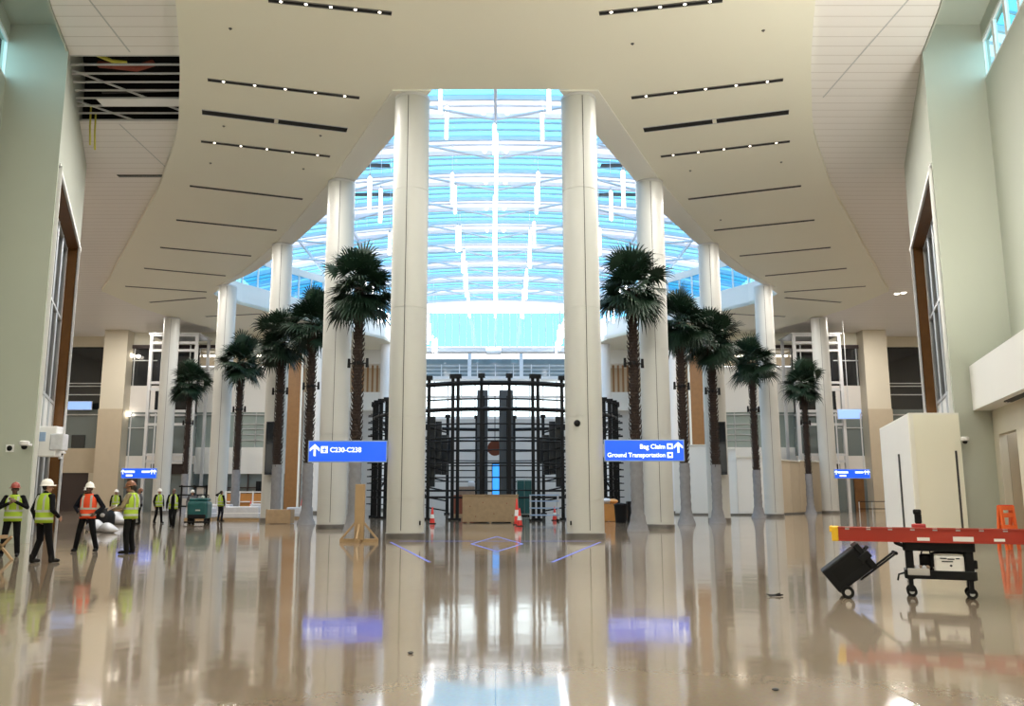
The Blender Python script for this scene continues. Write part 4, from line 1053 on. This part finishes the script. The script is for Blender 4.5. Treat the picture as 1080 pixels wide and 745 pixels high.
# ------------------------------------------------------------------ people
def capsules_to_mesh(mb,voxel,mats,assign=None,smooth=4,name='body'):
    me=bpy.data.meshes.new('tmp'); me.from_pydata(mb.v,[],mb.f); o=bpy.data.objects.new('tmp',me); COL.objects.link(o)
    m=o.modifiers.new('r','REMESH'); m.mode='VOXEL'; m.voxel_size=voxel
    if smooth: q=o.modifiers.new('s','SMOOTH'); q.factor=.5; q.iterations=smooth
    out=bpy.data.meshes.new_from_object(o.evaluated_get(DG())); bpy.data.objects.remove(o); out.name=name
    out.materials.clear()
    for x in mats: out.materials.append(MATS[x])
    for p in out.polygons:
        p.use_smooth=True; p.material_index=assign(p.center) if assign else 0
    return out
def hand(mb,w,d,pn,thumb):
    """palm, four curled fingers and a thumb; w wrist, d pointing direction, pn palm normal, thumb = thumb side"""
    d=Vector(d).normalized(); pn=Vector(pn); pn=(pn-d*pn.dot(d)).normalized(); th=d.cross(pn).normalized()*thumb
    w=Vector(w)
    for k in (-.026,-.009,.009,.026): mb.capsule(w+th*k*.8,w+d*.085+th*k,.016,.014,8)
    for k,L in ((.030,.068),(.010,.078),(-.010,.072),(-.029,.055)):
        a=w+d*.088+th*k; b=a+d*L*.5+pn*.010; c=b+d*L*.38+pn*L*.30
        mb.capsule(a,b,.0100,.0095,8); mb.capsule(b,c,.0092,.0078,8)
    a=w+d*.03+th*.030; b=a+d*.035+th*.030+pn*.008; c=b+d*.034+th*.008+pn*.014
    mb.capsule(a,b,.0125,.011,8); mb.capsule(b,c,.0105,.0085,8)
def person(loc,rz,label,hgt=1.78,le=None,lw=None,re=None,rw=None,lk=None,la=None,rk=None,ra=None,vest='vest_lime',shirt='cloth_black',trouser='cloth_black',hat='hat_white',skin='skin',look=0.,tilt=0.,hl=None,hr=None,voxel=.0085,open_vest=False):
    """faces -Y before rotation; +x is the person's left"""
    t=thing('person',label,'person',loc,rz); S=hgt/1.78
    V=lambda p: Vector(p)
    sh={1:V((.185,.01,1.43)),-1:V((-.185,.01,1.43))}
    el={1:V(le or (.27,.03,1.13)),-1:V(re or (-.27,.03,1.13))}; wr={1:V(lw or (.26,-.05,.88)),-1:V(rw or (-.26,-.05,.88))}
    hip={1:V((.095,0,.93)),-1:V((-.095,0,.93))}; kn={1:V(lk or (.12,-.02,.50)),-1:V(rk or (-.12,-.02,.50))}; an={1:V(la or (.14,.02,.09)),-1:V(ra or (-.14,.02,.09))}
    hd={1:hl,-1:hr}
    hc=V((0,-.015-.05*tilt,1.625-.02*tilt)); HR=Euler((tilt*.5,0,look)).to_matrix()
    def H(x,y,z): return hc+HR@V((x,y,z))
    b=MB()
    # torso
    b.sphere((0,.0,1.28),(.165,.115,.20),16,10); b.sphere((0,0,1.06),(.145,.105,.17),16,10); b.sphere((0,.01,.95),(.165,.12,.13),16,10)
    b.capsule((-.13,.01,1.42),(.13,.01,1.42),.062,.062); b.capsule((0,.01,1.42),(0,-.01-.03*tilt,1.55),.060,.055)
    # head with face
    b.sphere(H(0,.012,.035),(.074,.094,.098),18,12); b.sphere(H(0,-.028,-.035),(.058,.062,.075),14,10); b.capsule(H(0,-.05,-.085),H(0,-.062,-.088),.026,.022)
    b.capsule(H(0,-.088,.02),H(0,-.112,-.022),.011,.016); b.capsule(H(-.022,-.084,-.058),H(.022,-.084,-.058),.010,.010)
    b.capsule(H(-.045,-.078,.036),H(.045,-.078,.036),.013,.013)
    for s in (-1,1): b.sphere(H(s*.078,.015,0),(.012,.024,.034),10,8)
    for s in (-1,1):
        b.capsule(sh[s],el[s],.052,.042); b.capsule(el[s],wr[s],.042,.027)
        b.capsule(hip[s],kn[s],.085,.056); b.capsule(kn[s],an[s],.056,.038)
        b.capsule(an[s]+V((0,.03,-.05)),an[s]+V((s*.01,-.15,-.055)),.034,.026)
        d=(wr[s]-el[s]).normalized(); pn=V((-s,0,0))
        if hd[s]: d,pn=V(hd[s][0]),V(hd[s][1])
        hand(b,wr[s],d,pn,-s if True else s)
    Hi=HR.inverted()
    def asg(c):
        q=Hi@(V(c)-hc)
        if abs(abs(q.x)-.03)<.013 and abs(q.z-.012)<.009 and q.y<-.06: return 1
        if abs(q.x)<.026 and abs(q.z+.058)<.007 and q.y<-.08: return 2
        return 0
    o=bpy.data.objects.new('body',capsules_to_mesh(b,voxel,[skin,'eye_dark','lip'],asg,3)); COL.objects.link(o); o.parent=t
    def part(name,mb,m,vx=.014,sm=3):
        o=bpy.data.objects.new(name,capsules_to_mesh(mb,vx,[m],None,sm,name)); COL.objects.link(o); o.parent=t; return o
    # hair shows below the hat
    h=MB(); h.sphere(H(0,.03,.035),(.082,.088,.095),14,10); part('hair',h,'hair_dark',.012,2)
    # shirt with sleeves
    c=MB(); c.sphere((0,0,1.27),(.182,.130,.215),16,10); c.sphere((0,0,1.06),(.163,.122,.17),16,10); c.capsule((-.13,.01,1.42),(.13,.01,1.42),.076,.076); c.capsule((0,.012,1.44),(0,.01,1.50),.075,.068)
    for s in (-1,1): c.capsule(sh[s],el[s],.070,.058); c.capsule(el[s],wr[s]-(wr[s]-el[s]).normalized()*.02,.056,.042)
    part('jacket',c,shirt)
    tr=MB(); tr.sphere((0,.01,.96),(.178,.133,.13),16,10)
    for s in (-1,1): tr.capsule(hip[s],kn[s],.104,.078); tr.capsule(kn[s],an[s]+V((0,.01,.02)),.076,.066)
    part('trousers',tr,trouser)
    for s in (-1,1):
        bt=MB(); bt.capsule(an[s]+V((0,.03,.06)),an[s]+V((0,.03,-.035)),.055,.052); bt.capsule(an[s]+V((0,.03,-.05)),an[s]+V((s*.012,-.16,-.048)),.045,.040); bt.capsule(an[s]+V((0,.0,-.04)),an[s]+V((s*.012,-.10,-.035)),.048,.044)
        o=part('boot',bt,'boot',.012,2)
    if vest:
        # vest shell
        v=MB(); secs=[(.86,.200,.155),(.98,.192,.150),(1.1,.190,.148),(1.22,.200,.152),(1.33,.203,.150),(1.41,.180,.120),(1.47,.125,.098),(1.50,.095,.088)]
        n=28; vs=[]
        for z,rx,ry in secs:
            for k in range(n):
                a=2*math.pi*k/n; vs.append((rx*math.cos(a),.008+ry*math.sin(a),z))
        fs=[]
        for i in range(len(secs)-1):
            for k in range(n):
                k2=(k+1)%n
                am=2*math.pi*(k+.5)/n
                if open_vest and abs(((am+math.pi/2+math.pi)%(2*math.pi))-math.pi)<.42: continue
                if i in (3,4) and (abs(math.cos(am))>.955): continue   # arm holes
                fs.append((i*n+k,i*n+k2,(i+1)*n+k2,(i+1)*n+k))
        v.add(vs,fs); vo=v.build('vest',vest,t,True,60); sd=vo.modifiers.new('solid','SOLIDIFY'); sd.thickness=.008; sd.offset=1
        st=MB()
        def band(z0,z1):
            vs=[];fs=[]
            for z in (z0,z1):
                for k in range(n):
                    a=2*math.pi*k/n; rx=.2055; ry=.162; vs.append((rx*math.cos(a),.008+ry*math.sin(a),z))
            for k in range(n):
                am=2*math.pi*(k+.5)/n
                if open_vest and abs(((am+math.pi/2+math.pi)%(2*math.pi))-math.pi)<.42: continue
                fs.append((k,(k+1)%n,n+(k+1)%n,n+k))
            st.add(vs,fs)
        band(.93,.98); band(1.09,1.14)
        for s in (-1,1):
            for q in (-1,1): st.bar((s*.11,.008+q*.150,1.14),(s*.105,.008+q*.142,1.36),.05,.012,up=(0,q,0)); st.bar((s*.105,.008+q*.142,1.36),(s*.10,.008+q*.098,1.46),.05,.012,up=(0,q,.4))
        st.build('reflective_stripe','reflective',t)
    if hat:
        hb=MB(); prof=[(.002,.125),(.045,.118),(.085,.092),(.106,.05),(.113,.0),(.113,-.012)]
        hb.lathe(prof[::-1],24,(0,0,0),.94,1.16)
        hb.lathe([(.112,-.014),(.150,-.024),(.150,-.018),(.112,-.002)],24,(0,-.01,0),.93,1.14)
        hb.tube([(0,-.11,.062),(0,-.06,.112),(0,.0,.13),(0,.06,.112),(0,.11,.062)],.012,8)
        hb.sphere((0,-.135,-.012),(.075,.06,.012),14,8)
        ho=hb.build('hard_hat',hat,t,True,50); ho.location=H(0,.012,.062); ho.rotation_euler=(tilt*.5,0,look)
    t.scale=(S,S,S)
    return t
def face(x,y,tx,ty): return math.atan2(tx-x,-(ty-y))   # turn so that -Y looks at the target
person((-12.0,21.6,0),.35,'leftmost worker in lime vest and dark red hard hat, hands raised to chest',1.80,le=(.31,-.12,1.20),lw=(.06,-.30,1.34),re=(-.31,-.10,1.18),rw=(-.05,-.30,1.30),hat='hat_red',skin='skin_dark',hl=((-.7,-.2,.5),(0,.4,-.3)),hr=((.7,-.2,.4),(0,.4,-.3)),lk=(.13,-.03,.5),la=(.16,0,.09),rk=(-.14,0,.5),ra=(-.19,.03,.09))
person((-10.25,19.75,0),math.pi-.35,'worker seen from behind in lime vest and white hard hat, second from the left',1.84,re=(-.28,.06,1.14),rw=(-.24,-.16,.98),le=(.29,.06,1.14),lw=(.27,-.03,.90),lk=(.13,-.05,.5),la=(.17,.06,.09),rk=(-.14,-.04,.5),ra=(-.2,-.10,.09),look=-.5)
person((-11.08,23.6,0),.1,'worker in orange vest and white hard hat facing the camera, hands on hips',1.83,le=(.36,.08,1.16),lw=(.21,-.08,1.0),re=(-.36,.08,1.16),rw=(-.21,-.08,1.0),vest='vest_orange',shirt='cloth_navy',skin='skin_dark',hl=((-.5,-.3,-.6),(-.5,.4,0)),hr=((.5,-.3,-.6),(.5,.4,0)),lk=(.18,-.03,.5),la=(.26,.02,.09),rk=(-.18,-.03,.5),ra=(-.26,.02,.09))
p4=person((-9.56,22.75,0),-math.pi/2-.1,'worker in side view in lime vest and brown hat, hands held out in front',1.86,le=(.24,-.10,1.15),lw=(.13,-.36,1.09),re=(-.24,-.08,1.15),rw=(-.13,-.34,1.06),shirt='cloth_tan',hat='hat_orange',hl=((-.15,-1,.05),(-.5,0,.5)),hr=((.15,-1,.05),(.5,0,.5)),tilt=.5)
person((-19.4,41,0),math.pi+.5,'distant worker in lime vest between the white hatted and orange vested ones',1.85,lk=(.12,-.05,.5),ra=(-.16,-.1,.09))
person((-20.6,47,0),.2,'worker in lime vest and white hard hat far back, right of the orange vested worker',1.78)
person((-18.55,45.2,0),-1.2,'worker in dark clothes behind the brown hatted worker',1.82,vest=None,hat='hat_orange',shirt='cloth_grey',le=(.25,-.12,1.15),lw=(.12,-.34,1.0),trouser='cloth_black')
person((-18.1,46.6,0),.9,'distant worker in lime vest and white hard hat just left of a white column',1.82,lk=(.12,-.08,.5),la=(.14,-.12,.09),ra=(-.13,.12,.09))
person((-14.72,39.6,0),.15,'worker walking in an open lime vest, left of the green floor scrubber',1.82,open_vest=True,hat=None,skin='skin_dark',lk=(.09,-.14,.5),la=(.08,-.12,.09),rk=(-.09,-.02,.5),ra=(-.08,.22,.14))
person((-16.6,47.4,0),0.3,'worker with a white hard hat standing behind the green floor scrubber',1.76,vest=None,shirt='cloth_grey')
person((-15.9,50.2,0),2.6,'worker in lime vest with a raised arm, standing alone right of the floor scrubber',1.78,hat=None,le=(.42,.0,1.50),lw=(.14,-.10,1.66),hl=((-.6,0,.4),(0,.5,-.5)),re=(-.30,.02,1.14),trouser='cloth_navy')
t=thing('paper_sheet','white sheet held by the worker in the brown hat','paper',(-10.03,22.72,1.19),.3); MB().box((0,0,0),(.24,.32,.004),(.2,-.5,0)).build('sheet','paper',t); MB().box((-.02,0,-.012),(.22,.3,.008),(.2,-.5,0)).build('clipboard','brown_goods',t)

# floor scrubber
t=thing('floor_scrubber','dark green ride on floor scrubber parked left of centre','floor scrubber',(-15.55,45.6,0),.1)
MB().span((-.52,-.6,.28),(.52,.6,1.18)).build('tank','teal_plastic',t,bevel=.12); MB().span((-.46,-.45,1.18),(.46,.5,1.34)).build('hopper_lid','teal_plastic',t,bevel=.06)
MB().span((-.60,-.72,.07),(.60,-.5,.16)).build('squeegee','rubber',t,bevel=.02)
MB().span((-.45,-.63,.3),(.45,-.55,.5)).build('bumper','black_plastic',t,bevel=.03); MB().box((.05,-.605,.72),(.24,.02,.07)).build('badge','reflective',t)
for x in (-.4,.4):
    for y in (-.3,.4): MB().tube([(x-.06,y,.15),(x+.06,y,.15)],.15,16).build('wheel','rubber',t)
MB().tube([(-.3,.5,1.3),(-.3,.6,1.5),(.3,.6,1.5),(.3,.5,1.3)],.03,8).build('steering_bar','black_plastic',t,True)
MB().lathe([(.09,0),(.08,.10),(.02,.13)],12,(.1,.2,1.34)).build('beacon','reflective',t,True)
# black floor machine among the workers
t=thing('floor_burnisher','round black floor machine with cables, right of the orange vested worker','floor machine',(-18.9,42.0,0))
MB().lathe([(.42,.08),(.48,.15),(.48,.55),(.40,.7),(.3,.85),(.1,.9)],20).build('drum','black_plastic',t,True); MB().bar((.3,.1,.7),(.75,.3,1.25),.06).build('handle','steel_black',t); MB().bar((-.05,-.1,.8),(-.6,.3,1.35),.06).build('hose','steel_black',t); MB().lathe([(.40,0),(.40,.08)],20).build('pad','rubber',t)
MB().sphere((.1,-.46,.55),(.12,.05,.1)).build('lamp_cover','case_grey',t,True)
# bags / sheets on the floor
for k,(px,Y,r,l) in enumerate(((103,36,.42,'crumpled white plastic bag on the floor beside the orange vested worker'),(115,35,.34,'small white plastic bag on the floor right of the orange vested worker'),(124,45,.55,'large white bundle standing behind the round black floor machine'))):
    mb=MB(); mb.sphere((0,0,r*.45),(r,r*.8,r*.5),14,10); mb.v=[(x*(1+.25*math.sin(5*y+7*z)),y*(1+.2*math.sin(6*x+3*z)),max(0,z*(1+.3*math.sin(7*x+2)))) for x,y,z in mb.v]
    o=mb.build('plastic_bag','wrap_plastic',None,True,80); o.location=(xat(px,Y,545),Y,0); tag(o,l,'bag')
# wrapped pallets
pl=[(212,53.5,1.7,.62,'low plastic wrapped pallet right behind the floor scrubber'),(226,56,2.2,.8,'plastic wrapped pallet behind the worker with the raised arm'),(255,52.5,2.3,.7,'plastic wrapped pallet at the foot of the fourth left palm'),(273,54.2,1.0,.85,'plastic wrapped pallet between the fourth and third left palms'),(285,57.5,1.1,.9,'plastic wrapped pallet behind the third left palm'),(316,56,1.6,.6,'plastic wrapped pallet between the wooden box and the second left palm')]
for px,Y,w,h,l in pl:
    t=thing('wrapped_pallet',l,'pallet',(xat(px,Y,545),Y,0),rng.uniform(-.1,.1))
    MB().span((-w/2,-.55,0),(w/2,.55,.12)).build('pallet_base','lumber',t); MB().span((-w/2+.04,-.5,.12),(w/2-.04,.5,.12+h)).build('wrapped_goods','wrap_plastic',t,bevel=.06)
    MB().span((-w/2+.03,-.51,.12+h*.4),(w/2-.03,.51,.12+h*.46)).build('strap','white_paint',t)
t=thing('site_barrier','orange and white barrier fence behind the fourth left palm','barrier',(xat(262,58,525),58,0))
for x in (-1.5,-.6,.3,1.5): MB().bar((x,0,0),(x,0,1.75),.08).build('post','white_paint',t)
for z in (.35,1.05,1.7): MB().bar((-1.55,0,z),(1.55,0,z),.07).build('rail','white_paint',t)
MB().span((-1.45,.05,.4),(1.45,.08,1.6)).build('board','crate_orange',t)
cone(264,55.5,'red traffic cone in front of the orange and white barrier',1.1)
cone(318,57,'red traffic cone behind the second left palm',1.4)
t=thing('steel_rack','open black steel rack standing behind the floor scrubber','rack',(xat(212,62,520),62,0))
for x in (-1.4,-.5,.4,1.3): MB().bar((x,0,0),(x,0,2.2),.1).build('upright','steel_black',t)
for z in (.7,1.5,2.1): MB().span((-1.5,-.3,z-.05),(1.5,.3,z+.05)).build('shelf','steel_black',t)
for x,z in ((-1,.75),(0,1.55),(.9,.75)): MB().span((x-.25,-.2,z),(x+.25,.2,z+.5)).build('carton','case_grey',t,bevel=.02)
t=thing('dark_door_leaf','tall narrow black door panel leaning at the fourth left bay','panel',(xat(274,64,520),64,0)); MB().span((-.3,-.06,0),(.3,.06,2.5)).build('leaf','black_plastic',t); MB().box((.2,-.08,1.1),(.04,.06,.2)).build('handle','steel_light',t)  # dark door leaf
t=thing('guard_rail','thin steel guard rail at the far right below the small blue sign','guard rail',(xat(920,60,535),60,0))
for x in (-.9,0,.9): MB().bar((x,0,0),(x,0,1.05),.05).build('post','steel_light',t)
for z in (.55,1.05): MB().bar((-.95,0,z),(.95,0,z),.05).build('rail','steel_black',t)

# ------------------------------------------------------------------ light
wd=bpy.data.worlds.new('world'); SC.world=wd; wd.use_nodes=True; nt=wd.node_tree
bg=nt.nodes['Background']; tc=nt.nodes.new('ShaderNodeTexCoord'); sx=nt.nodes.new('ShaderNodeSeparateXYZ'); rp=nt.nodes.new('ShaderNodeValToRGB')
rp.color_ramp.elements[0].position=.46; rp.color_ramp.elements[0].color=(.45,.45,.45,1)
rp.color_ramp.elements[1].position=.95; rp.color_ramp.elements[1].color=(.80,.92,1.0,1)
e=rp.color_ramp.elements.new(.53); e.color=(.95,.98,1,1)
mp=nt.nodes.new('ShaderNodeMapRange'); mp.inputs['From Min'].default_value=-1
nt.links.new(tc.outputs['Generated'],sx.inputs[0]); nt.links.new(sx.outputs['Z'],mp.inputs['Value']); nt.links.new(mp.outputs['Result'],rp.inputs['Fac']); nt.links.new(rp.outputs['Color'],bg.inputs['Color'])
bg.inputs['Strength'].default_value=2.7
# downlights recessed in the ceiling slots
for i,(a,b) in enumerate(slots):
    for s in (-1,1):
        x=(a[0]+b[0])/2*(1 if s<0 else -1); y=(a[1]+b[1])/2; ang=math.atan2(b[1]-a[1],(b[0]-a[0])*(1 if s<0 else -1))
        area('slot_lamp',(x,y,ZS-.03),4.6,430,WARM,(0,0,ang),.12)
for y in (-8,0,8,16):
    for x in (-4,4): area('hall_fill',(x,y,ZS-.05),3.0,420,WARM,(0,0,0),.2)  # unseen fill lamps added over the near hall
for x,y in ((-30,50),(-38,62),(-33,73),(30,50),(38,62),(33,73)): area('side_fill',(x,y,ZC-.05),2,750,WARM,(0,0,0),.3)  # fill lamps added under the side ceilings to brighten the facades
# unseen uplight added on the right bulkhead to brighten the ceiling
area('cove_fill',(12.1,16,5.75),16,1200,(1,.95,.86),(math.pi,0,R(71)),.25)
# ledges and uplights added behind the camera, unseen, to brighten the ceiling
for s,side in SIDES:
    x=s*(Wup(4)); struct(MB().span((x-s*.5,-14,5.2),(x,3.5,5.6)).build('trim_added_cove_'+side,'wall_white'))
    area('cove_fill',(x-s*.25,-5,5.65),16,1250,(1,.95,.86),(math.pi,0,R(90)),.2)

SC.view_settings.view_transform='Standard'; SC.view_settings.look='None'; SC.view_settings.gamma=1; SC.view_settings.use_curve_mapping=False
SC.view_settings.exposure=.2
cy=SC.cycles
cy.use_denoising=True; cy.max_bounces=10; cy.diffuse_bounces=5; cy.glossy_bounces=4; cy.transparent_max_bounces=16; cy.transmission_bounces=4
cy.caustics_reflective=False; cy.caustics_refractive=False; cy.sample_clamp_indirect=6; cy.use_adaptive_sampling=False
try: cy.denoiser='OPENIMAGEDENOISE'
except Exception: pass
